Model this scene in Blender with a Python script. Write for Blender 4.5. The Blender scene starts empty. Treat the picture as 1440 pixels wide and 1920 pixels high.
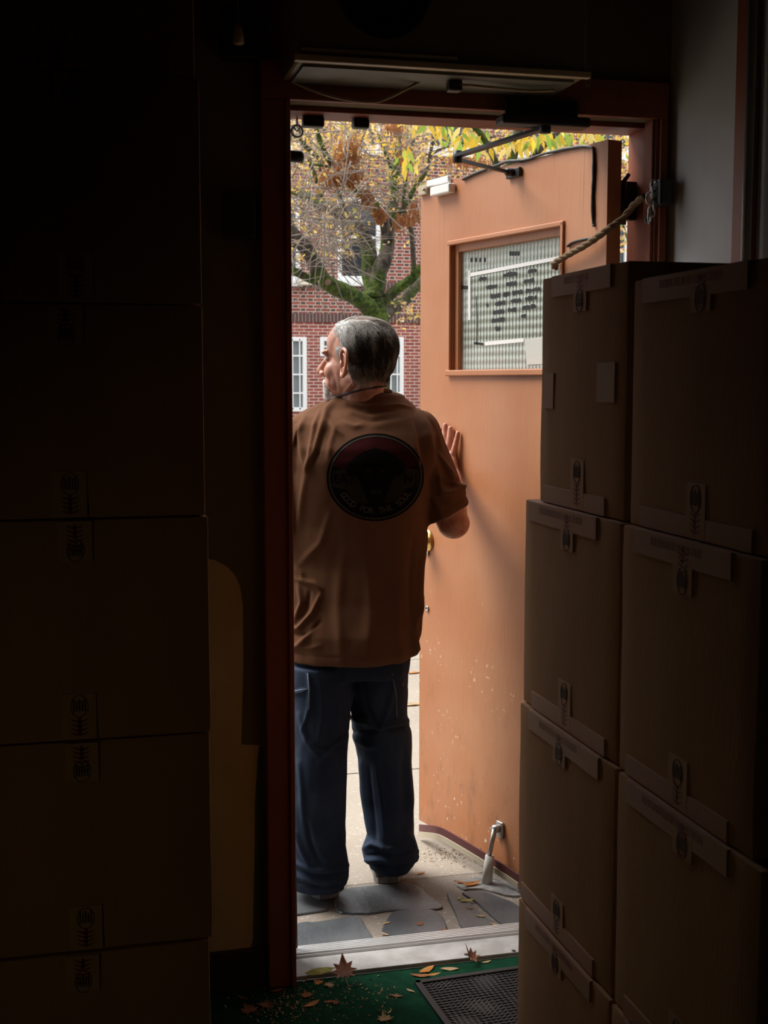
import bpy, bmesh, math, random
import numpy as np
from mathutils import Vector, Matrix, noise
from mathutils.bvhtree import BVHTree
R = math.radians
C = bpy.context.scene.collection
random.seed(7); rng = np.random.default_rng(7)

# ------------------------------------------------------------------ camera, sky, light, exposure
CAM_H, YAW, PITCH, FPX = 1.477, 13.9, 5.8, 2400.0
cd = bpy.data.cameras.new('camera'); cam = bpy.data.objects.new('camera', cd); C.objects.link(cam)
cam.location = (0, 0, CAM_H); cam.rotation_euler = (R(90 - PITCH), 0, R(-YAW))
cd.sensor_fit = 'VERTICAL'; cd.sensor_height = 24.0; cd.sensor_width = 18.0; cd.lens = 24.0 * FPX / 1920
cd.clip_start = .05; cd.clip_end = 300
cd.dof.use_dof = True; cd.dof.focus_distance = 3.62; cd.dof.aperture_fstop = 8.0
bpy.context.scene.camera = cam
sc = bpy.context.scene
sc.view_settings.view_transform = 'Standard'; sc.view_settings.look = 'None'; sc.view_settings.gamma = 1
sc.view_settings.use_curve_mapping = False; sc.view_settings.exposure = 0.3
w = bpy.data.worlds.new('sky'); sc.world = w; w.use_nodes = True
nt = w.node_tree; bg = nt.nodes['Background']
tc = nt.nodes.new('ShaderNodeTexCoord'); sx = nt.nodes.new('ShaderNodeSeparateXYZ')
cr = nt.nodes.new('ShaderNodeValToRGB'); nt.links.new(tc.outputs['Generated'], sx.inputs[0])
nt.links.new(sx.outputs['Z'], cr.inputs[0]); nt.links.new(cr.outputs[0], bg.inputs[0])
cr.color_ramp.elements[0].color = (.45, .47, .50, 1); cr.color_ramp.elements[1].color = (1.25, 1.26, 1.28, 1)
bg.inputs['Strength'].default_value = 1.8
sd = bpy.data.lights.new('sun', 'SUN'); sun = bpy.data.objects.new('sun', sd); C.objects.link(sun)
sd.energy = 4.4; sd.angle = R(35); sd.color = (1, .97, .93)      # sun behind thin cloud, from the street on the left
sun.rotation_euler = Vector((.62, -.46, -1.0)).to_track_quat('-Z', 'Y').to_euler()

ld = bpy.data.lights.new('warm_fill_spot', 'SPOT'); lamp = bpy.data.objects.new('warm_fill_spot', ld); C.objects.link(lamp)
ld.energy = 2.2; ld.shadow_soft_size = .12; ld.spot_size = R(62); ld.spot_blend = .9; ld.color = (1, .80, .36); lamp.location = (-1.4, .9, .55)    # added fill out of view, brightens the cardboard box stacks
lamp.rotation_euler = Vector((1.9, 1.4, .12)).to_track_quat('-Z', 'Y').to_euler()

# ------------------------------------------------------------------ maths helpers
yy, pp = R(YAW), R(PITCH)
cF = Vector((math.sin(yy) * math.cos(pp), math.cos(yy) * math.cos(pp), -math.sin(pp)))
cR = Vector((math.cos(yy), -math.sin(yy), 0)); cU = cR.cross(cF); cO = Vector((0, 0, CAM_H))
def ray(x, y): return cF + cR * ((x - 720) / FPX) - cU * ((y - 960) / FPX)
def atY(x, y, Y): r = ray(x, y); return cO + r * (Y / r.y)
def atZ(x, y, Z): r = ray(x, y); return cO + r * ((Z - CAM_H) / r.z)
def atX(x, y, X): r = ray(x, y); return cO + r * (X / r.x)
def px(P):
    d = Vector(P) - cO; z = d.dot(cF); return 720 + FPX * d.dot(cR) / z, 960 - FPX * d.dot(cU) / z
def px_np(V):
    d = V - np.array(cO); z = d @ np.array(cF)
    return 720 + FPX * (d @ np.array(cR)) / z, 960 - FPX * (d @ np.array(cU)) / z

# ------------------------------------------------------------------ materials
MATS = {}
def mat(name, col, rough=.7, col2=None, scale=20, bump=0, bscale=None, metal=0, spec=.4, stretch=(1, 1, 1), lo=.35, hi=.65, dist=.004):
    if name in MATS: return MATS[name]
    m = bpy.data.materials.new(name); m.use_nodes = True; n = m.node_tree; b = n.nodes['Principled BSDF']
    b.inputs['Base Color'].default_value = (*col, 1); b.inputs['Roughness'].default_value = rough
    b.inputs['Metallic'].default_value = metal; b.inputs['Specular IOR Level'].default_value = spec
    if col2 or bump:
        t = n.nodes.new('ShaderNodeTexCoord'); mp = n.nodes.new('ShaderNodeMapping')
        mp.inputs['Scale'].default_value = stretch; n.links.new(t.outputs['Object'], mp.inputs[0])
    if col2:
        z = n.nodes.new('ShaderNodeTexNoise'); z.inputs['Scale'].default_value = scale; z.inputs['Detail'].default_value = 6
        n.links.new(mp.outputs[0], z.inputs['Vector'])
        r = n.nodes.new('ShaderNodeValToRGB'); r.color_ramp.elements[0].position = lo; r.color_ramp.elements[1].position = hi
        r.color_ramp.elements[0].color = (*col, 1); r.color_ramp.elements[1].color = (*col2, 1)
        n.links.new(z.outputs[0], r.inputs[0]); n.links.new(r.outputs[0], b.inputs['Base Color'])
    if bump:
        z = n.nodes.new('ShaderNodeTexNoise'); z.inputs['Scale'].default_value = bscale or scale * 4; z.inputs['Detail'].default_value = 4
        n.links.new(mp.outputs[0], z.inputs['Vector']); bp = n.nodes.new('ShaderNodeBump')
        bp.inputs['Strength'].default_value = bump; bp.inputs['Distance'].default_value = dist
        n.links.new(z.outputs[0], bp.inputs['Height']); n.links.new(bp.outputs[0], b.inputs['Normal'])
    MATS[name] = m; return m
def mth(n, op, a, b=None, c=None):
    k = n.nodes.new('ShaderNodeMath'); k.operation = op
    for i, v in enumerate((a, b, c)):
        if v is None: continue
        if isinstance(v, (int, float)): k.inputs[i].default_value = v
        else: n.links.new(v, k.inputs[i])
    return k.outputs[0]
def mixc(n, f, a, b):
    k = n.nodes.new('ShaderNodeMix'); k.data_type = 'RGBA'
    if isinstance(f, (int, float)): k.inputs[0].default_value = f
    else: n.links.new(f, k.inputs[0])
    for i, v in ((6, a), (7, b)):
        if isinstance(v, tuple): k.inputs[i].default_value = (*v, 1)
        else: n.links.new(v, k.inputs[i])
    return k.outputs[2]
def noise_node(n, vec, scale, detail=4, rough=.5):
    z = n.nodes.new('ShaderNodeTexNoise'); z.inputs['Scale'].default_value = scale; z.inputs['Detail'].default_value = detail
    z.inputs['Roughness'].default_value = rough
    n.links.new(vec, z.inputs['Vector']); return z.outputs[0]
def smooth(n, v, lo, hi):
    k = n.nodes.new('ShaderNodeMapRange'); k.interpolation_type = 'SMOOTHSTEP'
    n.links.new(v, k.inputs[0]); k.inputs[1].default_value = lo; k.inputs[2].default_value = hi
    return k.outputs[0]
def new_mat(name, rough=.7):
    m = bpy.data.materials.new(name); m.use_nodes = True; n = m.node_tree; b = n.nodes['Principled BSDF']
    b.inputs['Roughness'].default_value = rough
    t = n.nodes.new('ShaderNodeTexCoord'); MATS[name] = m
    return m, n, b, t.outputs['Object']
def mapped(n, vec, s):
    mp = n.nodes.new('ShaderNodeMapping'); mp.inputs['Scale'].default_value = s; n.links.new(vec, mp.inputs[0]); return mp.outputs[0]

def brick_mat(name, flemish):
    m, n, b, v = new_mat(name, .85)
    s = n.nodes.new('ShaderNodeSeparateXYZ'); n.links.new(v, s.inputs[0]); X, Z = s.outputs['X'], s.outputs['Z']
    H = .078; M = .016
    row = mth(n, 'FLOOR', mth(n, 'DIVIDE', Z, H)); par = mth(n, 'MODULO', mth(n, 'ABSOLUTE', row), 2.0)
    fz = mth(n, 'SUBTRACT', Z, mth(n, 'MULTIPLY', row, H))
    if flemish: P = .36; off = .18
    else: P = .225; off = .1125
    u = mth(n, 'ADD', mth(n, 'ADD', X, 50.0), mth(n, 'MULTIPLY', par, off))
    q = mth(n, 'FLOOR', mth(n, 'DIVIDE', u, P)); t = mth(n, 'SUBTRACT', u, mth(n, 'MULTIPLY', q, P))
    mor = mth(n, 'MAXIMUM', mth(n, 'LESS_THAN', fz, M), mth(n, 'LESS_THAN', t, M))
    com = n.nodes.new('ShaderNodeCombineXYZ'); n.links.new(q, com.inputs[0]); n.links.new(row, com.inputs[1])
    wn = n.nodes.new('ShaderNodeTexWhiteNoise'); n.links.new(com.outputs[0], wn.inputs['Vector'])
    red = mixc(n, wn.outputs['Value'], (.20, .042, .034), (.32, .078, .058))
    if flemish:
        m2 = mth(n, 'MULTIPLY', mth(n, 'GREATER_THAN', t, .232), mth(n, 'LESS_THAN', t, .232 + M)); mor = mth(n, 'MAXIMUM', mor, m2)
        head = mth(n, 'GREATER_THAN', t, .24); red = mixc(n, head, red, (.07, .04, .035))
    big = smooth(n, noise_node(n, v, .6, 3), .35, .7)
    c = mixc(n, mor, red, (.58, .49, .42)); c = mixc(n, mth(n, 'MULTIPLY', big, .3), c, (.20, .12, .10))
    n.links.new(c, b.inputs['Base Color']); return m

def door_paint():
    m, n, b, v = new_mat('door_paint', .5)
    s = n.nodes.new('ShaderNodeSeparateXYZ'); n.links.new(v, s.inputs[0]); Z = s.outputs['Z']
    base = mixc(n, smooth(n, noise_node(n, v, 3.5, 5), .3, .7), (.47, .205, .095), (.43, .165, .065))
    # thin drip streaks near the top of the leaf
    st = smooth(n, noise_node(n, mapped(n, v, (60, 60, 1.8)), 1.0, 5), .60, .74)
    up = smooth(n, Z, 1.75, 2.08)
    c = mixc(n, mth(n, 'MULTIPLY', mth(n, 'MULTIPLY', st, up), .6), base, (.13, .07, .05))
    # worn, dirty lower third
    low = smooth(n, Z, .75, .05)
    dirt = smooth(n, noise_node(n, mapped(n, v, (1, 1, .5)), 14, 8, .7), .5, .72)
    c = mixc(n, mth(n, 'MULTIPLY', mth(n, 'MULTIPLY', low, dirt), .55), c, (.12, .055, .03))
    lowz = smooth(n, Z, 1.0, .35)
    chip = smooth(n, noise_node(n, mapped(n, v, (1.6, 1.6, 1)), 46, 5, .6), .63, .65)
    pm = smooth(n, noise_node(n, v, 4.5, 3), .50, .60); lowz = mth(n, 'MULTIPLY', lowz, pm); c = mixc(n, mth(n, 'MULTIPLY', lowz, chip), c, (.72, .60, .47))
    scr = smooth(n, noise_node(n, mapped(n, v, (12, 12, 60)), 1.4, 3), .68, .695)
    c = mixc(n, mth(n, 'MULTIPLY', lowz, scr), c, (.75, .60, .45))
    blk = smooth(n, noise_node(n, mapped(n, v, (1, 1, 1)), 70, 3), .70, .74)
    band = smooth(n, Z, .42, .22)
    c = mixc(n, mth(n, 'MULTIPLY', band, blk), c, (.03, .02, .015))
    n.links.new(c, b.inputs['Base Color'])
    bp = n.nodes.new('ShaderNodeBump'); bp.inputs['Strength'].default_value = .25; bp.inputs['Distance'].default_value = .003
    n.links.new(noise_node(n, mapped(n, v, (1, 1, .25)), 60, 5), bp.inputs['Height']); n.links.new(bp.outputs[0], b.inputs['Normal'])
    return m

def concrete(name, a, b_, speck=.5):
    m, n, b, v = new_mat(name, .9)
    c = mixc(n, smooth(n, noise_node(n, v, 1.6, 5), .3, .7), a, b_)
    g = smooth(n, noise_node(n, v, 160, 3), .56, .70); c = mixc(n, mth(n, 'MULTIPLY', g, speck), c, (.13, .10, .08))
    g = smooth(n, noise_node(n, v, 110, 3), .60, .72); c = mixc(n, mth(n, 'MULTIPLY', g, .35), c, (.75, .70, .62))
    n.links.new(c, b.inputs['Base Color'])
    bp = n.nodes.new('ShaderNodeBump'); bp.inputs['Strength'].default_value = .5; bp.inputs['Distance'].default_value = .004
    n.links.new(noise_node(n, v, 140, 3), bp.inputs['Height']); n.links.new(bp.outputs[0], b.inputs['Normal'])
    return m

def glass_pattern():
    m, n, b, v = new_mat('patterned_glass', .22)
    b.inputs['Base Color'].default_value = (.74, .80, .74, 1); b.inputs['IOR'].default_value = 1.45
    b.inputs['Transmission Weight'].default_value = 0.0
    tr = n.nodes.new('ShaderNodeBsdfTranslucent'); tr.inputs[0].default_value = (.80, .85, .78, 1)
    s = n.nodes.new('ShaderNodeSeparateXYZ'); n.links.new(v, s.inputs[0])
    g1 = mth(n, 'SINE', mth(n, 'MULTIPLY', s.outputs['X'], 2 * math.pi / .0165))
    g2 = mth(n, 'SINE', mth(n, 'MULTIPLY', s.outputs['Z'], 2 * math.pi / .024))
    hgt = mth(n, 'ADD', g1, mth(n, 'MULTIPLY', g2, .6))
    bp = n.nodes.new('ShaderNodeBump'); bp.inputs['Strength'].default_value = .8; bp.inputs['Distance'].default_value = .006
    n.links.new(hgt, bp.inputs['Height']); n.links.new(bp.outputs[0], b.inputs['Normal']); n.links.new(bp.outputs[0], tr.inputs['Normal'])
    rf = n.nodes.new('ShaderNodeBsdfTransparent')
    gl = mth(n, 'GREATER_THAN', mth(n, 'ADD', g1, mth(n, 'MULTIPLY', g2, .7)), .55)
    cc = mixc(n, gl, (.62, .68, .60), (1, 1, .97)); n.links.new(cc, tr.inputs[0])
    mx = n.nodes.new('ShaderNodeMixShader'); mx.inputs[0].default_value = .5
    n.links.new(b.outputs[0], mx.inputs[1]); n.links.new(tr.outputs[0], mx.inputs[2])
    mx2 = n.nodes.new('ShaderNodeMixShader'); mx2.inputs[0].default_value = .22
    n.links.new(mx.outputs[0], mx2.inputs[1]); n.links.new(rf.outputs[0], mx2.inputs[2])
    n.links.new(mx2.outputs[0], n.nodes['Material Output'].inputs[0]); return m

def translucent(name, col, w=.5, rough=.7):
    m = bpy.data.materials.new(name); m.use_nodes = True; n = m.node_tree; b = n.nodes['Principled BSDF']
    b.inputs['Base Color'].default_value = (*col, 1); b.inputs['Roughness'].default_value = rough
    tr = n.nodes.new('ShaderNodeBsdfTranslucent'); tr.inputs[0].default_value = (*col, 1)
    mx = n.nodes.new('ShaderNodeMixShader'); mx.inputs[0].default_value = w
    n.links.new(b.outputs[0], mx.inputs[1]); n.links.new(tr.outputs[0], mx.inputs[2])
    n.links.new(mx.outputs[0], n.nodes['Material Output'].inputs[0]); MATS[name] = m; return m

def skin_mat():
    m, n, b, v = new_mat('skin', .45)
    c = mixc(n, smooth(n, noise_node(n, v, 40, 6), .35, .7), (.56, .27, .18), (.42, .17, .11))
    n.links.new(c, b.inputs['Base Color'])
    b.inputs['Subsurface Weight'].default_value = .12; b.inputs['Subsurface Radius'].default_value = (.012, .005, .003); b.inputs['Subsurface Scale'].default_value = .6
    bp = n.nodes.new('ShaderNodeBump'); bp.inputs['Strength'].default_value = .3; bp.inputs['Distance'].default_value = .0015
    n.links.new(noise_node(n, v, 260, 3), bp.inputs['Height']); n.links.new(bp.outputs[0], b.inputs['Normal']); return m
def cloth_mat(name, a, b_, weave=900, bump=.25, big=5, rough=.95):
    m, n, b, v = new_mat(name, rough); b.inputs['Specular IOR Level'].default_value = .15
    c = mixc(n, smooth(n, noise_node(n, v, big, 6), .3, .7), a, b_); n.links.new(c, b.inputs['Base Color'])
    bp = n.nodes.new('ShaderNodeBump'); bp.inputs['Strength'].default_value = bump; bp.inputs['Distance'].default_value = .002
    h = mth(n, 'ADD', noise_node(n, v, weave, 2), mth(n, 'MULTIPLY', noise_node(n, v, 55, 4), 1.5))
    n.links.new(h, bp.inputs['Height']); n.links.new(bp.outputs[0], b.inputs['Normal']); return m
def attr_mat(name, rough=.6, tr=0):
    m = bpy.data.materials.new(name); m.use_nodes = True; n = m.node_tree; b = n.nodes['Principled BSDF']
    a = n.nodes.new('ShaderNodeAttribute'); a.attribute_name = 'col'; n.links.new(a.outputs['Color'], b.inputs['Base Color'])
    b.inputs['Roughness'].default_value = rough; b.inputs['Specular IOR Level'].default_value = .25
    if tr:
        t = n.nodes.new('ShaderNodeBsdfTranslucent'); n.links.new(a.outputs['Color'], t.inputs[0])
        mx = n.nodes.new('ShaderNodeMixShader'); mx.inputs[0].default_value = tr
        n.links.new(b.outputs[0], mx.inputs[1]); n.links.new(t.outputs[0], mx.inputs[2]); n.links.new(mx.outputs[0], n.nodes['Material Output'].inputs[0])
    MATS[name] = m; return m

M_paint = door_paint(); M_skin = skin_mat()
M_cream = mat('cream_wall_paint', (.60, .46, .21), .8, (.50, .38, .17), 6, .3, 30)
M_wallbrown = mat('drab_wall_paint', (.16, .125, .06), .8, (.13, .10, .048), 5, .3, 30)
M_greenp = mat('old_green_paint', (.10, .14, .05), .8, (.08, .11, .04), 8)
M_casing = mat('red_brown_trim_paint', (.26, .075, .035), .55, (.20, .055, .024), 9, .3, 30, stretch=(1, 1, .2))
M_grey = mat('grey_wall_paint', (.50, .50, .50), .75, (.42, .42, .42), 4, .2, 24)
M_card = mat('cardboard', (.48, .27, .14), .85, (.43, .24, .12), 14, .2, 120, stretch=(1, 1, .3))
M_tape = mat('clear_tape', (.53, .32, .19), .6, spec=.25)
M_print = mat('red_tape_print', (.22, .03, .035), .5)
M_dprint = mat('dark_tape_print', (.06, .03, .02), .6)
M_black = mat('black_metal', (.018, .017, .016), .45)
M_dark = mat('dark_plastic', (.02, .02, .022), .5)
M_white = mat('white_plastic', (.80, .79, .76), .4)
M_brass = mat('brass', (.75, .52, .20), .28, metal=1)
M_steel = mat('dull_steel', (.45, .44, .42), .38, metal=.9)
M_alu = mat('ribbed_aluminium', (.70, .70, .70), .38, metal=.6)
M_sill = mat('painted_sill', (.42, .41, .40), .6, (.30, .29, .275), 18, .2, 60)
M_rope = mat('hemp_rope', (.16, .10, .05), .9)
M_paper = translucent('paper', (.85, .85, .80), .5)
M_ink = mat('marker_ink', (.02, .02, .02), .8)
M_carpet = mat('green_carpet', (.010, .055, .028), 1.0, (.006, .035, .018), 30, .8, 300, spec=.05, dist=.006)
M_rubber = mat('black_rubber', (.010, .011, .012), .5)
M_hole = mat('black_void', (.005, .005, .005), .9)

# ------------------------------------------------------------------ object helpers
def tag(o, label=None, cat=None, group=None, kind=None):
    if label: o['label'] = label
    if cat: o['category'] = cat
    if group: o['group'] = group
    if kind: o['kind'] = kind
    return o
def empty(name, loc=(0, 0, 0), label=None, cat=None, group=None, kind=None, rz=0):
    o = bpy.data.objects.new(name, None); o.empty_display_size = .1; C.objects.link(o); o.location = loc; o.rotation_euler = (0, 0, rz)
    return tag(o, label, cat, group, kind)
def link(name, me, mats=None, parent=None, smooth_=False, world=True):
    """links a mesh; the mesh coordinates are world coordinates unless world=False (then local to the parent)"""
    o = bpy.data.objects.new(name, me); C.objects.link(o)
    if mats is not None:
        me.materials.clear()
        for m in (mats if isinstance(mats, (list, tuple)) else [mats]): me.materials.append(m)
    if smooth_:
        for p in me.polygons: p.use_smooth = True
    if parent:
        o.parent = parent
        if world:
            M = Matrix.Identity(4); q = parent
            while q: M = q.matrix_basis @ M; q = q.parent
            me.transform(M.inverted())
    return o
def bm_obj(name, bm, mats, parent=None, smooth_=False, world=True):
    bmesh.ops.recalc_face_normals(bm, faces=bm.faces[:])
    me = bpy.data.meshes.new(name); bm.to_mesh(me); bm.free(); return link(name, me, mats, parent, smooth_, world)
def rebase(o):
    """top-level mesh made in world coordinates: move its origin to its base"""
    me = o.data; co = np.empty(len(me.vertices) * 3); me.vertices.foreach_get('co', co); co = co.reshape(-1, 3)
    b = Vector(((co[:, 0].min() + co[:, 0].max()) / 2, (co[:, 1].min() + co[:, 1].max()) / 2, co[:, 2].min()))
    me.transform(Matrix.Translation(-b)); o.location = b; return o
def add_box(bm, x0, x1, y0, y1, z0, z1, bev=0, mi=0, M=None, seg=2):
    r = bmesh.ops.create_cube(bm, size=1)
    vs = r['verts']
    for v in vs: v.co = Vector(((x0 + x1) / 2 + v.co.x * (x1 - x0), (y0 + y1) / 2 + v.co.y * (y1 - y0), (z0 + z1) / 2 + v.co.z * (z1 - z0)))
    fs = set(f for v in vs for f in v.link_faces)
    if bev:
        es = list(set(e for v in vs for e in v.link_edges))
        g = bmesh.ops.bevel(bm, geom=es, offset=bev, segments=seg, affect='EDGES', profile=.5)
        vs = list(set(g['verts']) | set(v for f in g['faces'] for v in f.verts)); fs = set(f for v in vs for f in v.link_faces)
    for f in fs: f.material_index = mi
    if M is not None:
        for v in set(v for f in fs for v in f.verts): v.co = M @ v.co
    return list(fs)
def add_tube(bm, pts, rad, seg=8, mi=0, cap=True):
    pts = [Vector(p) for p in pts]; n = len(pts)
    if not hasattr(rad, '__len__'): rad = [rad] * n
    rings = []; up = None
    for i, p in enumerate(pts):
        t = (pts[min(i + 1, n - 1)] - pts[max(i - 1, 0)]);
        if t.length < 1e-9: t = Vector((0, 0, 1))
        t.normalize()
        if up is None: up = t.orthogonal().normalized()
        else:
            up = up - t * up.dot(t)
            if up.length < 1e-6: up = t.orthogonal()
            up.normalize()
        s = t.cross(up)
        rings.append([bm.verts.new(p + (up * math.cos(a) + s * math.sin(a)) * rad[i]) for a in (2 * math.pi * k / seg for k in range(seg))])
    fs = []
    for a, b in zip(rings, rings[1:]):
        for k in range(seg): fs.append(bm.faces.new((a[k], a[(k + 1) % seg], b[(k + 1) % seg], b[k])))
    if cap: fs.append(bm.faces.new(rings[0][::-1])); fs.append(bm.faces.new(rings[-1]))
    for f in fs: f.material_index = mi; f.smooth = True
    return fs
def catmull(pts, k=6):
    pts = [Vector(p) for p in pts]; out = []
    for i in range(len(pts) - 1):
        p0, p1, p2, p3 = pts[max(i - 1, 0)], pts[i], pts[i + 1], pts[min(i + 2, len(pts) - 1)]
        for j in range(k):
            t = j / k; out.append(.5 * ((2 * p1) + (p2 - p0) * t + (2 * p0 - 5 * p1 + 4 * p2 - p3) * t * t + (3 * p1 - p0 - 3 * p2 + p3) * t ** 3))
    out.append(pts[-1]); return out
def lerp_list(v, n):
    return list(np.interp(np.linspace(0, len(v) - 1, n), range(len(v)), v))
def add_lathe(bm, prof, seg=24, M=None, mi=0):
    rings = []
    for r, z in prof: rings.append([bm.verts.new((M or Matrix()) @ Vector((r * math.cos(a), r * math.sin(a), z))) for a in (2 * math.pi * k / seg for k in range(seg))])
    fs = []
    for a, b in zip(rings, rings[1:]):
        for k in range(seg): fs.append(bm.faces.new((a[k], a[(k + 1) % seg], b[(k + 1) % seg], b[k])))
    fs.append(bm.faces.new(rings[0][::-1])); fs.append(bm.faces.new(rings[-1]))
    for f in fs: f.material_index = mi; f.smooth = True
def add_prism(bm, poly, z0, z1, mi=0, bev=0):
    """poly: list of (x, y) counter-clockwise"""
    a = [bm.verts.new((x, y, z0)) for x, y in poly]
    if bev:
        c = Vector((sum(p[0] for p in poly) / len(poly), sum(p[1] for p in poly) / len(poly)))
        m = [bm.verts.new((x, y, z1 - bev)) for x, y in poly]
        b = []
        for x, y in poly:
            d = c - Vector((x, y)); d.normalize(); b.append(bm.verts.new((x + d.x * bev, y + d.y * bev, z1)))
        rr = [a, m, b]
    else: b = [bm.verts.new((x, y, z1)) for x, y in poly]; rr = [a, b]
    n = len(poly); fs = []
    for p, q in zip(rr, rr[1:]):
        for k in range(n): fs.append(bm.faces.new((p[k], p[(k + 1) % n], q[(k + 1) % n], q[k])))
    fs.append(bm.faces.new(a[::-1])); fs.append(bm.faces.new(b))
    for f in fs: f.material_index = mi
    return fs
def wall_holes(bm, x0, x1, z0, z1, y0, y1, holes, mi_fn=None):
    xs = sorted({x0, x1, *[h[0] for h in holes], *[h[1] for h in holes]}); zs = sorted({z0, z1, *[h[2] for h in holes], *[h[3] for h in holes]})
    vg = {}
    def V(x, y, z):
        k = (round(x, 5), round(y, 5), round(z, 5))
        if k not in vg: vg[k] = bm.verts.new(k)
        return vg[k]
    solid = lambda x, z: x0 < x < x1 and z0 < z < z1 and not any(h[0] < x < h[1] and h[2] < z < h[3] for h in holes)
    nx, nz = len(xs) - 1, len(zs) - 1
    S = [[solid((xs[i] + xs[i + 1]) / 2, (zs[j] + zs[j + 1]) / 2) for j in range(nz)] for i in range(nx)]
    g = lambda i, j: 0 <= i < nx and 0 <= j < nz and S[i][j]
    for i in range(nx):
        for j in range(nz):
            if not S[i][j]: continue
            a, b, c, d = xs[i], xs[i + 1], zs[j], zs[j + 1]; mi = mi_fn((c + d) / 2) if mi_fn else 0
            F = [(V(a, y0, c), V(b, y0, c), V(b, y0, d), V(a, y0, d)), (V(b, y1, c), V(a, y1, c), V(a, y1, d), V(b, y1, d))]
            if not g(i - 1, j): F.append((V(a, y1, c), V(a, y0, c), V(a, y0, d), V(a, y1, d)))
            if not g(i + 1, j): F.append((V(b, y0, c), V(b, y1, c), V(b, y1, d), V(b, y0, d)))
            if not g(i, j - 1): F.append((V(a, y1, c), V(b, y1, c), V(b, y0, c), V(a, y0, c)))
            if not g(i, j + 1): F.append((V(a, y0, d), V(b, y0, d), V(b, y1, d), V(a, y1, d)))
            for f in F: bm.faces.new(f).material_index = mi
def struct(name, bm, m, **k): return tag(rebase(bm_obj(name, bm, m, **k)), kind='structure')
def text_mesh(s, size, bold=.0, align='CENTER'):
    cu = bpy.data.curves.new('lettering', 'FONT'); cu.body = s; cu.size = size; cu.align_x = align; cu.align_y = 'CENTER'; cu.offset = bold
    cu.resolution_u = 3
    o = bpy.data.objects.new('lettering', cu); C.objects.link(o); dg = bpy.context.evaluated_depsgraph_get(); dg.update()
    me = bpy.data.meshes.new_from_object(o.evaluated_get(dg)); bpy.data.objects.remove(o); bpy.data.curves.remove(cu); return me

# ------------------------------------------------------------------ setting: room
DY0, DY1 = 3.0, 3.14               # inner and outer face of the door wall
OX0, OX1, OZ = .515, 1.434, 2.122  # door opening
WX = 1.475                         # right wall
bm = bmesh.new(); wall_holes(bm, -25, 20, 0, 8.5, DY0, DY1, [(OX0, OX1, -1, OZ)])  # unseen reach beyond the room is sized to keep skylight off his back
wf = struct('wall_front', bm, [M_wallbrown, mat('dark_outer_face', (.045, .025, .018), .9, (.03, .018, .014), 8, .4, 40)])  # unseen outer face coloured dark so less daylight bounces onto the man
for p in wf.data.polygons:
    if p.normal.y > .9 or p.center.z > 3 - wf.location.z and abs(p.normal.y) < .5: p.material_index = 1
bm = bmesh.new(); add_box(bm, -1.75, WX + .12, -2.1, DY0, -.12, 0); struct('floor', bm, M_carpet)
bm = bmesh.new(); add_box(bm, -1.75, WX + .12, -2.1, DY0, 2.85, 2.97); struct('ceiling', bm, M_wallbrown)
bm = bmesh.new(); add_box(bm, WX, WX + .12, -2.1, DY0, 0, 2.85); struct('wall_right', bm, M_grey)
bm = bmesh.new(); add_box(bm, -1.75, -1.65, -2.1, DY0, 0, 2.85); struct('wall_left', bm, M_wallbrown)
bm = bmesh.new(); add_box(bm, -1.65, WX, -2.1, -2.0, 0, 2.85); struct('wall_back', bm, M_wallbrown)
# patches of older paint left on the door wall
patch = [atY(x, y, DY0) for x, y in ((380, 1046), (402, 1050), (425, 1062), (440, 1078), (450, 1100), (455, 1135), (456, 1250), (452, 1396), (486, 1397), (483, 1420), (478, 1500), (477, 1600), (474, 1760), (470, 1776), (400, 1784), (380, 1784))]
bm = bmesh.new(); vs = [bm.verts.new((p.x, DY0 - .0015, p.z)) for p in patch]; f = bm.faces.new(vs)
r = bmesh.ops.extrude_face_region(bm, geom=[f]); [setattr(v.co, 'y', DY0 + .0005) for v in r['geom'] if isinstance(v, bmesh.types.BMVert)]
tag(bm_obj('paint_patch', bm, M_cream, wf), label='cream patch with a wavy painted edge')
p0, p1 = atY(474, 1400, DY0), atY(496, 1780, DY0)
bm = bmesh.new(); add_box(bm, p0.x, p1.x, DY0 - .001, DY0 + .0005, p1.z, p0.z); tag(bm_obj('paint_patch', bm, M_greenp, wf), label='strip of dull green paint')
# casings round the opening
def casing(name, x0, x1, z0, z1, d=.022):
    bm = bmesh.new(); add_box(bm, x0, x1, DY0 - d, DY0, z0, z1, .003)
    return bm
bm = casing('l', .447, OX0, 0, OZ + .0); add_box(bm, OX0 - .012, OX0 + .0, DY0 - .028, DY0 - .02, 0, OZ, .002); struct('trim_1', bm, M_casing)
bm = casing('r', OX1, 1.462, 0, OZ); add_box(bm, OX1 + .004, OX1 + .010, DY0 - .030, DY0 - .02, 0, OZ, .002); struct('trim_2', bm, M_casing)
bm = casing('t', .447, 1.462, OZ, 2.21); struct('trim_3', bm, M_casing)
bm = bmesh.new()                    # jamb linings and stops inside the opening
add_box(bm, OX1 - .005, OX1, DY0 - .02, DY1, .02, OZ, .001); add_box(bm, OX1 - .013, OX1 - .005, DY0 - .015, DY0 + .030, .02, OZ, .002)
add_box(bm, OX0, OX1 - .005, DY0 + .04, DY1, OZ - .012, OZ, .002)
struct('trim_4', bm, M_casing)
bm = bmesh.new(); add_box(bm, -1.65, .447, DY0 - .015, DY0, 0, .10, .003); struct('baseboard_front', bm, mat('dark_baseboard', (.03, .02, .015), .6))
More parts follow.
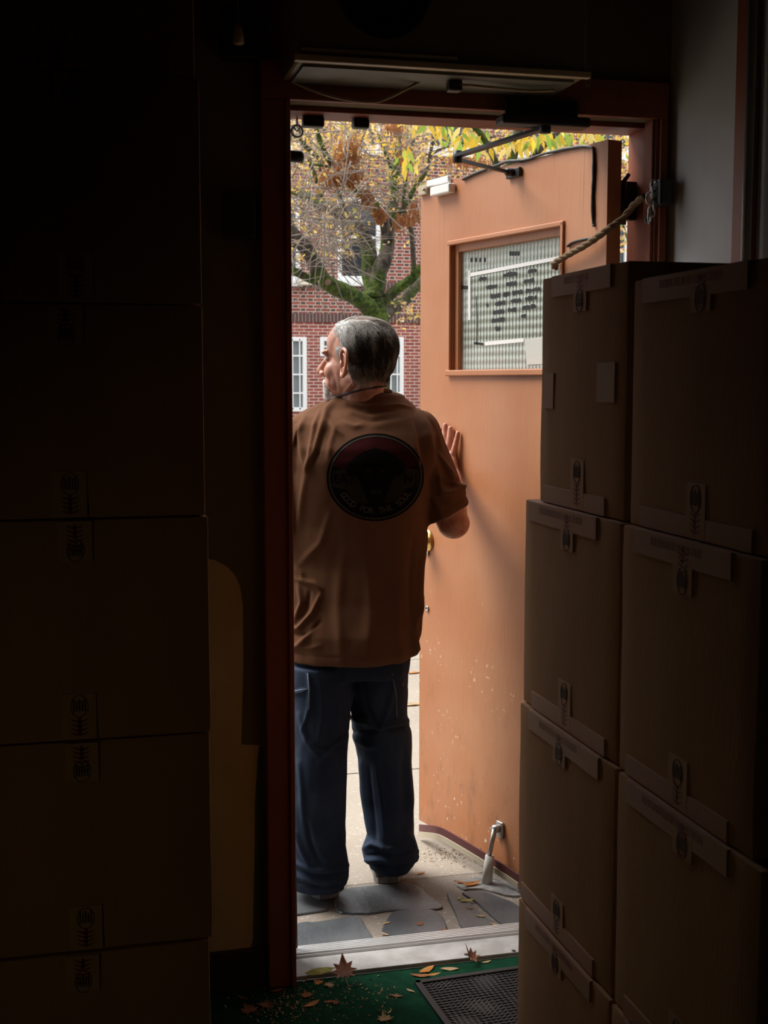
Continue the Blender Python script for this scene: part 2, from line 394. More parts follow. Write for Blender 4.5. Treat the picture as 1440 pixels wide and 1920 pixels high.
# right wall mouldings
ya = atX(1390, 300, WX).y; yb = atX(1428, 300, WX).y
bm = bmesh.new(); add_box(bm, WX - .02, WX, ya - .075, ya, 0, 2.85, .003); struct('trim_5', bm, M_casing)
bm = bmesh.new(); add_tube(bm, [(WX - .032, yb, 0), (WX - .032, yb, 2.85)], .011, 12)
tag(rebase(bm_obj('wall_pipe', bm, mat('pale_pipe', (.30, .29, .27), .4))), 'thin pale vertical pipe running up the right wall above the boxes', 'pipe')

# threshold
bm = bmesh.new(); add_box(bm, OX0 - .0, OX1, 3.0, 3.098, 0, .012, .002)
for x in (.60, .93, 1.20):
    pass
struct('trim_6', bm, M_sill)
bm = bmesh.new(); y = 3.100
add_box(bm, OX0, OX1, y, y + .052, 0, .018, .002)
for k in range(5): add_box(bm, OX0, OX1, y + .004 + k * .0096, y + .009 + k * .0096, .016, .023, .001)
th = struct('trim_7', bm, M_alu)
for i, (x, yv) in enumerate(((645, 1818), (874, 1790), (963, 1783))):
    p = atZ(x, yv, .012); bm = bmesh.new(); add_lathe(bm, [(.0055, .0), (.0055, .0135), (.003, .014)], 12, Matrix.Translation((p.x, p.y, 0)))
    tag(rebase(bm_obj('screw_head', bm, M_black)), ('dark screw head in the white sill, left one beside the curled leaf', 'dark screw head in the white sill behind the rubber mat', 'dark screw head in the white sill next to the cardboard boxes')[i], 'screw', 'screws in the door sill')

# ------------------------------------------------------------------ setting: outside
M_side = concrete('sidewalk_concrete', (.32, .275, .22), (.26, .22, .175))
M_mortar = concrete('stoop_mortar', (.23, .195, .16), (.17, .14, .11), .35)
M_slate = mat('slate', (.055, .06, .066), .42, (.095, .10, .104), 7, .5, 60)
GY = 3.56
bm = bmesh.new(); add_box(bm, -6, 9, 4.9, 7.6, -.15, .0, .006)
joints = (4.9, 5.62, 6.38, 7.6)
bm.free(); bm = bmesh.new()
for a, b in zip((GY, 4.62, 5.60, 6.50), (4.62, 5.60, 6.50, 7.8)):
    add_box(bm, -6, 9, a + .004, b - .004, -.15, .0, .004)
struct('sidewalk', bm, M_side)
bm = bmesh.new(); add_box(bm, -6, 9, DY1, GY + .003, -.15, -.001); struct('stoop', bm, M_mortar)
bm = bmesh.new(); add_box(bm, -30, 45, 7.8, 14, -.3, -.14); struct('street', bm, mat('asphalt', (.06, .06, .06), .9, (.09, .09, .088), 40, .4))
bm = bmesh.new(); add_box(bm, -30, 45, 14, 30.3, -.3, -.02); struct('far_sidewalk', bm, M_side)
stones = [
 [(553,1735),(600,1728),(655,1719),(672,1717),(686,1738),(699,1768),(640,1774),(553,1789)],
 [(735,1711),(770,1706),(808,1706),(826,1714),(837,1736),(832,1748),(790,1754),(760,1757),(724,1768),(716,1742)],
 [(630,1706),(628,1684),(652,1667),(700,1661),(775,1658),(806,1680),(830,1702),(780,1707),(735,1707),(690,1713),(640,1712)],
 [(553,1662),(585,1672),(612,1688),(616,1704),(600,1709),(553,1716)],
 [(838,1676),(852,1676),(880,1693),(905,1716),(935,1738),(872,1742),(856,1718)],
 [(866,1673),(905,1672),(935,1682),(975,1701),(985,1732),(943,1733),(912,1709),(890,1689)],
 [(856,1658),(880,1648),(908,1645),(945,1652),(975,1662),(975,1680),(945,1678),(905,1667),(870,1668)]]
stone_lab = ['grey flagstone at the left end of the row beside the door sill', 'rounded dark flagstone in the middle beside the sill with leaf bits round it',
 'long dark flagstone under the right boot heel', 'partly hidden flagstone under the left boot by the door frame', 'narrow tapering flagstone at right split by a crack full of leaves',
 'grey flagstone at the right edge next to the cardboard boxes', 'pale worn flagstone under the orange curled leaf near the door stop']
for i, s in enumerate(stones):
    pts = [atZ(x, y_, .003) for x, y_ in s]; pts = pts[::-1] if sum((pts[k].x * pts[(k + 1) % len(pts)].y - pts[(k + 1) % len(pts)].x * pts[k].y) for k in range(len(pts))) < 0 else pts
    poly = catmull([(p.x, p.y, 0) for p in pts] + [(pts[0].x, pts[0].y, 0)], 4)[:-1]
    poly = [(p.x + .002 * noise.noise(p * 60), p.y + .003 * noise.noise(p * 60 + Vector((5, 0, 0)))) for p in poly]
    poly = [(x, max(y_, DY1 + .022)) for x, y_ in poly]
    bm = bmesh.new(); add_prism(bm, poly, -.02, .005, 0, .003)
    tag(rebase(bm_obj('flagstone', bm, M_slate if i != 6 else mat('pale_slate', (.30, .29, .27), .6, (.12, .12, .12), 25, .5, 60))), stone_lab[i], 'flagstone', 'flagstones outside the door sill')

# ------------------------------------------------------------------ building across the street
FY = 30.0
def fp(x, y): p = atY(x, y, FY); return p.x, p.z
M_br1 = brick_mat('red_brick_running_bond', False); M_br2 = brick_mat('red_brick_dark_headers', True)
M_wframe = mat('white_window_frame', (.78, .80, .80), .5)
M_wglass = mat('dark_window_glass', (.03, .035, .04), .08, spec=.8)
M_curt = mat('grey_window_blind', (.22, .25, .26), .7)
bld = empty('apartment_building', (8, FY, 0), 'red brick apartment building across the street with white framed windows', 'building')
zb0 = fp(600, 604)[1]; zb1 = fp(600, 588)[1]
up = []; lo = []
for x0, x1 in ((180, 258), (345, 420), (505, 562), (633, 713), (800, 880), (960, 1040), (1100, 1180)):
    a = fp(x0, 525); b = fp(x1, 372); up.append((a[0], b[0], a[1], b[1]))
    up.append((a[0], b[0], a[1] + 3.05, b[1] + 3.05))
for x0, x1 in ((190, 250), (360, 430), (522, 575), (672, 757), (850, 905), (1010, 1065)):
    a = fp(x0, 772); b = fp(x1, 632); lo.append((a[0], b[0], a[1], b[1]))
bx, bz = fp(600, 668); tx, tz = fp(628, 632); small = (bx, tx, bz, tz)
holes = up + lo + [small]
bm = bmesh.new(); wall_holes(bm, -14, 36, -.02, zb0, FY, FY + .35, [h for h in holes if h[3] < zb0])
bm_obj('lower_wall', bm, M_br1, bld)
bm = bmesh.new(); wall_holes(bm, -14, 36, zb1, 9.6, FY, FY + .35, [h for h in holes if h[2] > zb1]); bm_obj('upper_wall', bm, M_br2, bld)
m, n, b, v = new_mat('soldier_course_brick', .85)
s = n.nodes.new('ShaderNodeSeparateXYZ'); n.links.new(v, s.inputs[0]); u = mth(n, 'ADD', s.outputs['X'], 50.0)
t = mth(n, 'MODULO', u, .085); n.links.new(mixc(n, mth(n, 'LESS_THAN', t, .014), (.09, .045, .04), (.30, .25, .23)), b.inputs['Base Color'])
bm = bmesh.new(); add_box(bm, -14, 36, FY - .03, FY + .35, zb0, zb1); bm_obj('brick_band', bm, m, bld)
z2 = fp(600, 533)[1]; z3 = fp(600, 525)[1]
bm = bmesh.new(); add_box(bm, -14, 36, FY - .04, FY - .001, z2 - .09, z3 - .03); bm_obj('brick_band', bm, m, bld)
for h in holes:
    x0, x1, z0, z1 = h; g = h in up
    bm = bmesh.new(); t = .10
    for q in ((x0, x0 + t, z0, z1), (x1 - t, x1, z0, z1), (x0 + t, x1 - t, z0, z0 + t), (x0 + t, x1 - t, z1 - t, z1)): add_box(bm, q[0], q[1], FY - .02, FY + .1, q[2], q[3], .01)
    if g:
        zm = (z0 + z1) / 2 + .05; add_box(bm, x0 + t, x1 - t, FY + .02, FY + .09, zm - .03, zm + .03, .005)
        add_box(bm, x0 - .05, x1 + .05, FY - .10, FY, z0 - .14, z0, .01)
    wn = bm_obj('window_frame', bm, M_wframe, bld)
    bm = bmesh.new(); add_box(bm, x0 + t, x1 - t, FY + .06, FY + .08, z0 + t, z1 - t)
    if g: add_box(bm, x0 + t, x1 - t, FY + .045, FY + .058, (z0 + z1) / 2 + .08, z1 - t, 0, 1)
    bm_obj('window_pane', bm, [M_wglass, M_wframe] if g else [M_curt, M_wframe], wn)
    if not g:
        bm = bmesh.new(); nb = max(2, int((x1 - x0) / .16)); hr = max(2, round((z1 - z0) / .42))
        for k in range(1, nb): xx = x0 + (x1 - x0) * k / nb; add_box(bm, xx - .014, xx + .014, FY - .02, FY + .0, z0 + .05, z1 - .05)
        for k in range(1, hr): zz = z0 + (z1 - z0) * k / hr; add_box(bm, x0 + .05, x1 - .05, FY - .022, FY + .002, zz - .018, zz + .018)
        bm_obj('window_guard', bm, M_wframe, wn)
p = fp(556, 536); q = fp(580, 522)
bm = bmesh.new(); add_box(bm, p[0], q[0], FY - .35, FY - .05, p[1], q[1], .02); bm_obj('air_conditioner_box', bm, mat('cream_plastic', (.70, .66, .55), .6), bld)
bm = bmesh.new(); add_box(bm, -14, 36, FY - .08, FY + .5, 9.6, 9.95, .02); bm_obj('parapet_cap', bm, M_mortar, bld)

# ------------------------------------------------------------------ trees
def tree_wood(bm, specs, Y, moss=True):
    for s in specs:
        pts, r0, r1 = s[0], s[1], s[2]; yo = s[3] if len(s) > 3 else 0; y1 = s[4] if len(s) > 4 else yo
        P = []
        for i, (x, y_) in enumerate(pts):
            t = i / max(1, len(pts) - 1); P.append(atY(x, y_, Y + yo + (y1 - yo) * t))
        c = catmull(P, 5); k = FPX / (Y * 1.03)
        rad = [r / k * (1 + .16 * noise.noise(q * 6)) for r, q in zip(lerp_list([r0, r1], len(c)), c)]
        c = [q + Vector((noise.noise(q * 3), noise.noise(q * 3 + Vector((9, 0, 0))), noise.noise(q * 3 + Vector((0, 9, 0))))) * .02 for q in c]
        add_tube(bm, c, rad, 10)
def bark_mat():
    m, n, b, v = new_mat('mossy_bark', .95)
    g = n.nodes.new('ShaderNodeNewGeometry'); s = n.nodes.new('ShaderNodeSeparateXYZ'); n.links.new(g.outputs['Normal'], s.inputs[0])
    s2 = n.nodes.new('ShaderNodeSeparateXYZ'); n.links.new(v, s2.inputs[0])
    bark = mixc(n, smooth(n, noise_node(n, mapped(n, v, (1, 1, .3)), 14, 5), .35, .65), (.035, .026, .02), (.15, .12, .10))
    mo = mixc(n, smooth(n, noise_node(n, v, 20, 5), .35, .65), (.02, .045, .006), (.10, .15, .015))
    f = mth(n, 'MULTIPLY', smooth(n, noise_node(n, v, 2.2, 5), .40, .56), smooth(n, s2.outputs['Z'], 5.4, 4.3))
    n.links.new(mixc(n, f, bark, mo), b.inputs['Base Color'])
    bp = n.nodes.new('ShaderNodeBump'); bp.inputs['Strength'].default_value = 1; bp.inputs['Distance'].default_value = .03
    n.links.new(noise_node(n, v, 30, 5), bp.inputs['Height']); n.links.new(bp.outputs[0], b.inputs['Normal']); return m
TY = 15.0
M_bark = bark_mat()
tb = atY(708, 700, TY)
tree = empty('street_tree', (tb.x, TY, -.02), 'mossy street tree with spreading limbs and yellow autumn leaves before the brick building', 'tree')
specs = [([(710, 980), (708, 850), (708, 740), (709, 660), (707, 590), (703, 560)], 25, 19),
 ([(706, 592), (682, 568), (650, 549), (614, 531), (592, 500), (577, 470), (548, 436), (520, 415)], 17, 11, 0, -.8),
 ([(612, 530), (578, 521), (548, 508), (515, 500)], 9, 6, -.3, -.6),
 ([(703, 575), (697, 540), (694, 500), (692, 470), (676, 432), (642, 402), (604, 386), (575, 368), (545, 356), (510, 348)], 18, 6, 0, .8),
 ([(702, 560), (712, 510), (724, 478), (729, 440), (735, 400), (740, 360), (743, 320), (748, 262), (752, 200)], 17, 5, 0, .3),
 ([(728, 452), (716, 402), (692, 376), (668, 352), (644, 336), (610, 290), (590, 240)], 11, 4, .05, -.4),
 ([(708, 585), (735, 551), (765, 527), (792, 500), (830, 468), (870, 400)], 11, 7, 0, -.4),
 ([(712, 596), (736, 580), (760, 560), (786, 528), (820, 500), (860, 470)], 14, 7, 0, .5),
 ([(744, 574), (758, 568), (770, 562)], 6, 5, .2, .2),
 ([(600, 370), (590, 330), (580, 300), (570, 262), (560, 238), (552, 200)], 5, 3, .7, .4),
 ([(650, 405), (625, 340), (600, 300), (575, 275), (545, 245)], 5, 4, .4, -.3),
 ([(742, 400), (760, 385), (780, 350), (800, 320), (812, 250)], 6, 3, .2, -.2),
 ([(775, 520), (772, 440), (758, 400), (760, 330), (775, 260)], 5, 3, -.3, -.5),
 ([(600, 322), (597, 270), (590, 215)], 3, 2, .3, .2), ([(548, 300), (590, 308), (640, 318)], 3, 2, -.4, -.4),
 ([(740, 330), (720, 280), (700, 230)], 3, 2), ([(752, 300), (800, 290), (860, 270), (930, 255)], 4, 2),
 ([(820, 470), (900, 420), (1000, 350), (1100, 300), (1200, 260)], 7, 3, -.4, .4), ([(1100, 300), (1150, 380), (1180, 460)], 3, 2, .4, 0)]
bm = bmesh.new(); tree_wood(bm, specs, TY)
bm_obj('trunk_and_limbs', bm, M_bark, tree, True)
p = atY(612, 531, TY - .32)          # round cut face of a pruned limb
bm = bmesh.new(); add_tube(bm, [p + Vector((0, .05, 0)), p + Vector((-.01, -.14, 0))], .037, 14); bm_obj('pruned_stub', bm, mat('cut_wood', (.34, .22, .14), .9, (.22, .14, .09), 60), tree)
M_twig = mat('pale_twig', (.30, .25, .21), .9); M_twigd = mat('dark_twig', (.07, .05, .042), .9)
def twig(bm, p, d, L, r, mi, n=7, curl=.5):
    pts = []; d = Vector(d).normalized()
    for i in range(n):
        pts.append(p.copy()); p = p + d * L / n
        d = (d + Vector((random.uniform(-1, 1), random.uniform(-1, 1), random.uniform(-1, 1) + .1)) * curl * .4).normalized()
    add_tube(bm, pts, lerp_list([r, r * .35], n), 4, mi); return pts
bm = bmesh.new(); tips = []
for i in range(460):
    if i < 230: x, y_ = random.uniform(545, 650), random.gauss(430, 45)
    elif i < 450: x, y_ = random.uniform(545, 790), random.uniform(215, 400)
    else: x, y_ = random.uniform(780, 1200), random.uniform(215, 330)
    p = atY(x, y_, TY + random.uniform(-1.6, 1.2))
    a = random.uniform(0, 6.28); tips += twig(bm, p, (math.cos(a), random.uniform(-.4, .4), math.sin(a) * .6), random.uniform(.35, 1.1), random.uniform(.005, .011), 0 if (i < 230 or random.random() < .45) else 1)
tag(bm_obj('twigs', bm, [M_twig, M_twigd], tree, True), kind='stuff')
LC = []
def add_leaf(vs, fs, cols, p, size, col, up=None, narrow=.45):
    a = Vector((random.gauss(0, 1), random.gauss(0, 1), random.gauss(0, .7))).normalized() if up is None else up
    b = a.orthogonal().normalized(); b = Matrix.Rotation(random.uniform(0, 6.28), 3, a) @ b; c = a.cross(b)
    i = len(vs); L, W = size, size * narrow
    vs += [p, p + b * L * .35 + c * W * .5 + a * W * .12, p + b * L, p + b * L * .35 - c * W * .5 + a * W * .12, p + b * L * .45]
    fs += [(i, i + 1, i + 4), (i + 1, i + 2, i + 4), (i + 2, i + 3, i + 4), (i + 3, i, i + 4)]; cols += [col] * 5
def leaf_obj(name, vs, fs, cols, m, parent):
    me = bpy.data.meshes.new(name); me.from_pydata([tuple(v) for v in vs], [], fs); a = me.color_attributes.new('col', 'FLOAT_COLOR', 'POINT')
    a.data.foreach_set('color', np.array([(*c, 1) for c in cols]).ravel()); return link(name, me, m, parent)
M_leaf = attr_mat('autumn_leaf', .6, .5)
YEL = [(.80, .52, .07), (.70, .42, .09), (.85, .62, .18), (.72, .50, .24), (.55, .34, .15), (.50, .46, .12), (.42, .28, .16), (.80, .62, .38)]
vs, fs, cols = [], [], []
for i in range(2500):
    if i < 1500: x = random.uniform(540, 800); y_ = 215 + abs(random.gauss(0, 1)) * 88
    else: x = random.uniform(780, 1210); y_ = random.uniform(215, 350)
    if i % 17 == 0: x, y_ = random.uniform(545, 660), random.uniform(380, 480)
    if i % 60 == 0: x, y_ = random.uniform(735, 790), random.uniform(560, 615)
    if 640 < x < 790 and y_ > 480 and i % 60: continue
    q = atY(x, y_, TY + random.uniform(-1.2, 2.2)); col = random.choice(YEL); k = random.uniform(.75, 1.1)
    for j in range(random.choice((1, 2, 3))):
        add_leaf(vs, fs, cols, q + Vector((random.gauss(0, .05), random.gauss(0, .05), random.gauss(0, .04))), random.uniform(.04, .085), tuple(c * k for c in col))
for i in range(340):
    x, y_ = random.uniform(1135, 1215), random.uniform(240, 480)
    add_leaf(vs, fs, cols, atY(x, y_, TY + random.uniform(-1.5, 1)), random.uniform(.06, .12), random.choice(YEL + [(.35, .55, .08)]))
leaf_obj('foliage', vs, fs, cols, M_leaf, tree)
vs, fs, cols = [], [], []
for cx, cy, rx, ry, nn in ((655, 285, 24, 30, 330), (625, 328, 24, 16, 220), (660, 330, 18, 16, 180), (688, 366, 14, 14, 140), (712, 398, 14, 14, 140), (752, 412, 12, 12, 90), (765, 290, 12, 20, 120), (738, 232, 16, 14, 90), (776, 395, 10, 22, 100), (880, 300, 40, 12, 120), (1160, 330, 10, 40, 60)):
    for i in range(nn):
        p = atY(cx + random.gauss(0, rx * .5), cy + random.gauss(0, ry * .5), TY - .6 + random.uniform(-.25, .25))
        k = random.uniform(.6, 1.2); d = Vector((random.gauss(0, .25), random.gauss(0, .25), -1)).normalized(); s_ = d.orthogonal() * .006; L = random.uniform(.05, .1)
        j = len(vs); vs += [p - s_, p + s_, p + d * L + s_ * 1.6, p + d * L - s_ * 1.6]; fs.append((j, j + 1, j + 2, j + 3)); cols += [(.34 * k, .14 * k, .05 * k)] * 4
leaf_obj('seed_clusters', vs, fs, cols, M_leaf, tree)
# second tree, hidden behind the open door, its long leaves hanging into view above it
T2 = 8.5; q = atY(960, 700, T2)
tree2 = empty('leafy_tree', (q.x, T2, -.14), 'tree with long drooping yellow-green leaves behind the open orange door', 'tree')
bm = bmesh.new(); tree_wood(bm, [([(960, 1172), (965, 800), (955, 500), (960, 300), (985, 200), (1000, 120)], 16, 7), ([(958, 380), (900, 250), (830, 200), (760, 190)], 7, 3), ([(965, 330), (1040, 250), (1120, 200), (1200, 190)], 7, 3)], T2)
bm_obj('trunk_and_limbs', bm, M_bark, tree2, True)
vs, fs, cols = [], [], []
for cx, cy, rx, ry, nn in ((980, 275, 60, 14, 60), (1035, 265, 30, 12, 36), (885, 270, 45, 14, 34), (768, 305, 18, 18, 16), (1100, 262, 30, 10, 14), (850, 250, 60, 14, 26)):
    for i in range(nn):
        p = atY(cx + random.gauss(0, rx * .5), cy + random.gauss(0, ry * .5) - 12, T2 + random.uniform(-.4, .4))
        c = random.choice([(.72, .50, .07), (.45, .55, .10), (.78, .62, .22), (.32, .46, .08), (.80, .52, .05)])
        b = Vector((random.gauss(0, .6), random.gauss(0, .3), -1)).normalized(); s_ = b.cross(Vector((0, 1, 0))).normalized(); L = random.uniform(.07, .13); W = L * .16; j = len(vs)
        vs += [p, p + b * L * .4 + s_ * W, p + b * L, p + b * L * .4 - s_ * W]; fs.append((j, j + 1, j + 2, j + 3)); cols += [c] * 4
leaf_obj('foliage', vs, fs, cols, M_leaf, tree2)

# ------------------------------------------------------------------ the open door
HX, HY = 1.335, 3.055                                     # hinge edge of the leaf's inner face
DA = math.atan2(3.937 - 3.055, 1.093 - 1.335)             # direction hinge -> free edge
# door root frame: local x runs hinge -> free edge, local -y is the face towards the room and the man
door = empty('door_1', (HX, HY, 0), kind='structure', rz=DA)
LW, LT, LZ0, LZ1 = .915, .044, .045, 2.082
MD = Matrix.Translation((HX, HY, 0)) @ Matrix.Rotation(DA, 4, 'Z')
# in this frame the face seen from the room is at y = 0 (the leaf fills y -LT..0): local +y points to the man
def leaf_pt(x, y, off=0):
    """leaf coordinates (s, z) under an image point, off = height above the painted face"""
    n_ = Vector((-math.sin(DA), math.cos(DA), 0)); o = Vector((HX, HY, 0)) + n_ * off; r = ray(x, y)
    p = cO + r * ((o - cO).dot(n_) / r.dot(n_)); q = MD.inverted() @ p; return q.x, q.z
w0, w1, wz0, wz1 = .185, .735, 1.507, 1.888
bm = bmesh.new(); wall_holes(bm, 0, LW, LZ0, LZ1, -LT, 0, [(w0, w1, wz0, wz1)])
leaf = bm_obj('door_leaf', bm, M_paint, door, world=False)
bm = bmesh.new(); t = .022                                  # window moulding
for q in ((w0 - .004, w0 + t, wz0 - .004, wz1 + .004), (w1 - t, w1 + .004, wz0 - .004, wz1 + .004), (w0 + t, w1 - t, wz1 - t, wz1 + .004)):
    add_box(bm, q[0], q[1], -.038, -.012, q[2], q[3], .002)
add_box(bm, w0 - .012, w1 + .014, -.006, .007, wz1 - .001, wz1 + .013, .003); add_box(bm, w1 + .0, w1 + .011, -.006, .006, wz0 - .008, wz1, .002)
add_box(bm, w0 - .011, w0 - .0, -.006, .007, wz0 - .008, wz1 + .01, .002)
add_box(bm, w0 - .012, w1 + .014, -.012, .012, wz0 - .012, wz0 + .006, .003)
wfm = bm_obj('window_frame', bm, M_paint, leaf, world=False)
bm = bmesh.new(); add_box(bm, w0 + t, w1 - t, -.032, -.026, wz0, wz1 - t); bm_obj('window_pane', bm, glass_pattern(), wfm, world=False)
# papers, tape and a hand-lettered notice stuck to the outside of the pane
def plate(bm, pts, y, th=.0006, mi=0):
    vs = [bm.verts.new((s_, y, z_)) for s_, z_ in pts]; f = bm.faces.new(vs); r = bmesh.ops.extrude_face_region(bm, geom=[f]); f.material_index = mi
    for v_ in r['geom']:
        if isinstance(v_, bmesh.types.BMVert): v_.co.y -= th
        elif isinstance(v_, bmesh.types.BMFace): v_.material_index = mi
LPT = lambda pts: [leaf_pt(x, y_, -.034) for x, y_ in pts]
bm = bmesh.new(); plate(bm, LPT([(881, 505), (1075, 470), (1075, 634), (890, 642)]), -.0335); bm_obj('notice_sheet', bm, M_paper, leaf, world=False)
bm = bmesh.new()
rows = [(506, (895, 925), .03), (519, (898, 912), (942, 968), (990, 1005)), (537, (911, 933), (948, 970), (982, 1003)), (555, (920, 938), (943, 955), (960, 978), (985, 1010)), (570, (911, 916), (928, 948), (958, 975), (984, 1004)), (586, (924, 944), (952, 968), (978, 990), (994, 1003)), (601, (921, 945), (977, 985)), (617, (928, 936))]
for r_ in rows:
    for seg in r_[1:]:
        if not isinstance(seg, tuple): continue
        x = seg[0]
        while x < seg[1] - 2:
            wdt = random.uniform(4, 6.5); dy = -(x - 925) * .16; h_ = random.uniform(4.2, 6)
            plate(bm, [leaf_pt(x + wdt / 2 + math.cos(t) * wdt * .56 * random.uniform(.7, 1.15), r_[0] + dy + math.sin(t) * h_ * random.uniform(.65, 1.05), -.025) for t in np.linspace(0, 6.283, 9, endpoint=False)], -.0250, .0006); x += wdt * random.uniform(.7, 1.0)
for a, b_ in (((862, 536), (878, 543)), ((858, 528), (864, 543)), ((955, 472), (975, 480)), ((882, 484), (915, 492))):
    for k in range(4):
        xa = a[0] + (b_[0] - a[0]) * k / 4; plate(bm, [leaf_pt(u_, v_, -.025) for u_, v_ in ((xa, a[1]), (xa + 4, a[1] - 1), (xa + 4, b_[1] - 1), (xa, b_[1]))], -.0250)
bm_obj('blurred_lettering', bm, M_ink, leaf, world=False)
bm = bmesh.new(); plate(bm, [leaf_pt(x, y_, -.025) for x, y_ in ((888, 641), (906, 643), (906, 648), (888, 645))], -.0247); bm_obj('black_tape_piece', bm, M_ink, leaf, world=False)
bm = bmesh.new(); plate(bm, [leaf_pt(x, y_, -.025) for x, y_ in ((909, 641), (982, 634), (982, 641), (909, 648))], -.0247); bm_obj('white_tape_strip', bm, M_white, leaf, world=False)
bm = bmesh.new(); plate(bm, [leaf_pt(x, y_, -.025) for x, y_ in ((984, 636), (1030, 630), (1030, 682), (988, 684))], -.0243); bm_obj('paper_slip', bm, M_paper, leaf, world=False)
bm = bmesh.new(); plate(bm, LPT([(864, 603), (890, 598), (891, 655), (864, 660)]), -.0325); bm_obj('paper_slip', bm, M_paper, leaf, world=False)
bm = bmesh.new(); plate(bm, [leaf_pt(x, y_, -.025) for x, y_ in ((880, 512), (1060, 478), (1060, 485), (880, 519))], -.0245); plate(bm, [leaf_pt(x, y_, -.025) for x, y_ in ((878, 508), (882, 507), (882, 600), (878, 600))], -.0245)
bm_obj('notice_border_tape', bm, M_white, leaf, world=False)
bm = bmesh.new(); add_tube(bm, catmull([(leaf_pt(880, 555)[0], -.024, leaf_pt(880, 555)[1]), (leaf_pt(882, 600)[0], -.023, leaf_pt(882, 600)[1]), (leaf_pt(881, 647)[0], -.0235, leaf_pt(881, 647)[1])], 5), .0012, 6); bm_obj('thin_black_wire', bm, M_black, leaf, world=False)
# magnetic contact at the top free corner
s0, z0 = leaf_pt(857, 371); s1, z1 = leaf_pt(816, 346)
bm = bmesh.new(); add_box(bm, s0 + .005, s1 - .01, .001, .026, z0 + .016, z1 - .012, .004); sen = bm_obj('contact_sensor', bm, M_white, door, world=False)
bm = bmesh.new(); add_box(bm, s0 + .03, s1 + .03, .0005, .014, z1 - .006, z1 + .014, .003); bm_obj('sensor_lid', bm, M_white, sen, world=False)
s0, z0 = leaf_pt(806, 364); s1, z1 = leaf_pt(788, 351)
bm = bmesh.new(); add_box(bm, s0, min(s1, LW - .004), .0005, .012, z0, z1, .002); add_tube(bm, [(s0 + .01, .012, (z0 + z1) / 2), (s0 + .01, .02, (z0 + z1) / 2)], .005, 10)
bm_obj('latch_keeper', bm, mat('old_cream_metal', (.45, .38, .26), .5), door, world=False)
# black cable stapled along the top and down beside the hinge, another across to the window frame
def surf(pts, off=.004): return [(leaf_pt(x, y_, off)[0], off, leaf_pt(x, y_, off)[1]) for x, y_ in pts]
bm = bmesh.new(); c = catmull(surf([(868, 336), (900, 322), (950, 304), (985, 300), (1030, 286), (1080, 276), (1108, 276), (1113, 286), (1113, 330), (1111, 370), (1112, 415), (1114, 424)]), 8)
c = [Vector((p.x, p.y, p.z + .0015 * noise.noise(p * 40))) for p in c]; add_tube(bm, c, [.0042 * (1 + .4 * noise.noise(p * 50)) for p in c], 8)
c = catmull(surf([(1064, 462), (1073, 455), (1090, 450), (1112, 446)]), 8); add_tube(bm, c, .0035, 8)
bm_obj('stapled_cable', bm, M_black, door, True, world=False)
# closer foot
s0, z0 = leaf_pt(968, 324); bm = bmesh.new(); add_box(bm, s0 - .03, s0 + .035, .0008, .012, z0 - .014, z0 + .012, .003); add_lathe(bm, [(.011, 0), (.011, .022), (.007, .026)], 16, Matrix.Translation((s0, .010, z0)) @ Matrix.Rotation(R(-90), 4, 'X'))
foot = bm_obj('closer_foot_bracket', bm, M_black, door, world=False); FOOT = MD @ Vector((s0, .030, z0))
# knob with round brass rose, mostly hidden by the man
s0, z0 = leaf_pt(802, 1013)
bm = bmesh.new(); add_lathe(bm, [(.036, 0), (.036, .004), (.030, .008), (.014, .010), (.012, .03), (.022, .038), (.028, .05), (.026, .062), (.012, .068), (.002, .069)], 28, Matrix.Translation((s0, .0006, z0)) @ Matrix.Rotation(R(-90), 4, 'X'))
kn = bm_obj('door_knob', bm, M_brass, door, True, world=False)
bm = bmesh.new(); add_lathe(bm, [(.004, 0), (.004, .003), (.001, .004)], 10, Matrix.Translation((s0 - .028, .004, z0 - .008)) @ Matrix.Rotation(R(-90), 4, 'X')); bm_obj('rose_screw', bm, M_black, kn, world=False)
s0, z0 = leaf_pt(803, 1038); bm = bmesh.new(); add_lathe(bm, [(.008, 0), (.008, .004), (.003, .005)], 14, Matrix.Translation((s0, .0004, z0)) @ Matrix.Rotation(R(-90), 4, 'X')); bm_obj('keyhole_ring', bm, M_steel, door, world=False)
s0, z0 = leaf_pt(802, 1141); bm = bmesh.new(); add_lathe(bm, [(.009, 0), (.009, .004), (.005, .0045), (.005, .001)], 14, Matrix.Translation((s0, .0004, z0)) @ Matrix.Rotation(R(-90), 4, 'X')); bm_obj('bolt_hole', bm, M_steel, door, world=False)
# kick-down stop
s0, z0 = leaf_pt(940, 1552); s1, z1 = leaf_pt(938, 1612)
bm = bmesh.new(); add_box(bm, s0 - .016, s0 + .016, .0006, .009, z0 - .03, z0 + .02, .003)
add_tube(bm, [(s0, .008, z0), (s0, .030, z0)], .012, 14); add_tube(bm, [(s0, .024, z0), (s0 + .004, .040, z1 + .016)], [.0075, .0065], 12)
st = bm_obj('kick_down_stop', bm, M_steel, door, True, world=False)
bm = bmesh.new(); add_tube(bm, [(s0 + .004, .038, z1 + .020), (s0 + .005, .046, .003)], [.013, .016], 16); bm_obj('stop_foot', bm, mat('worn_white_rubber', (.55, .54, .50), .6), st, world=False)
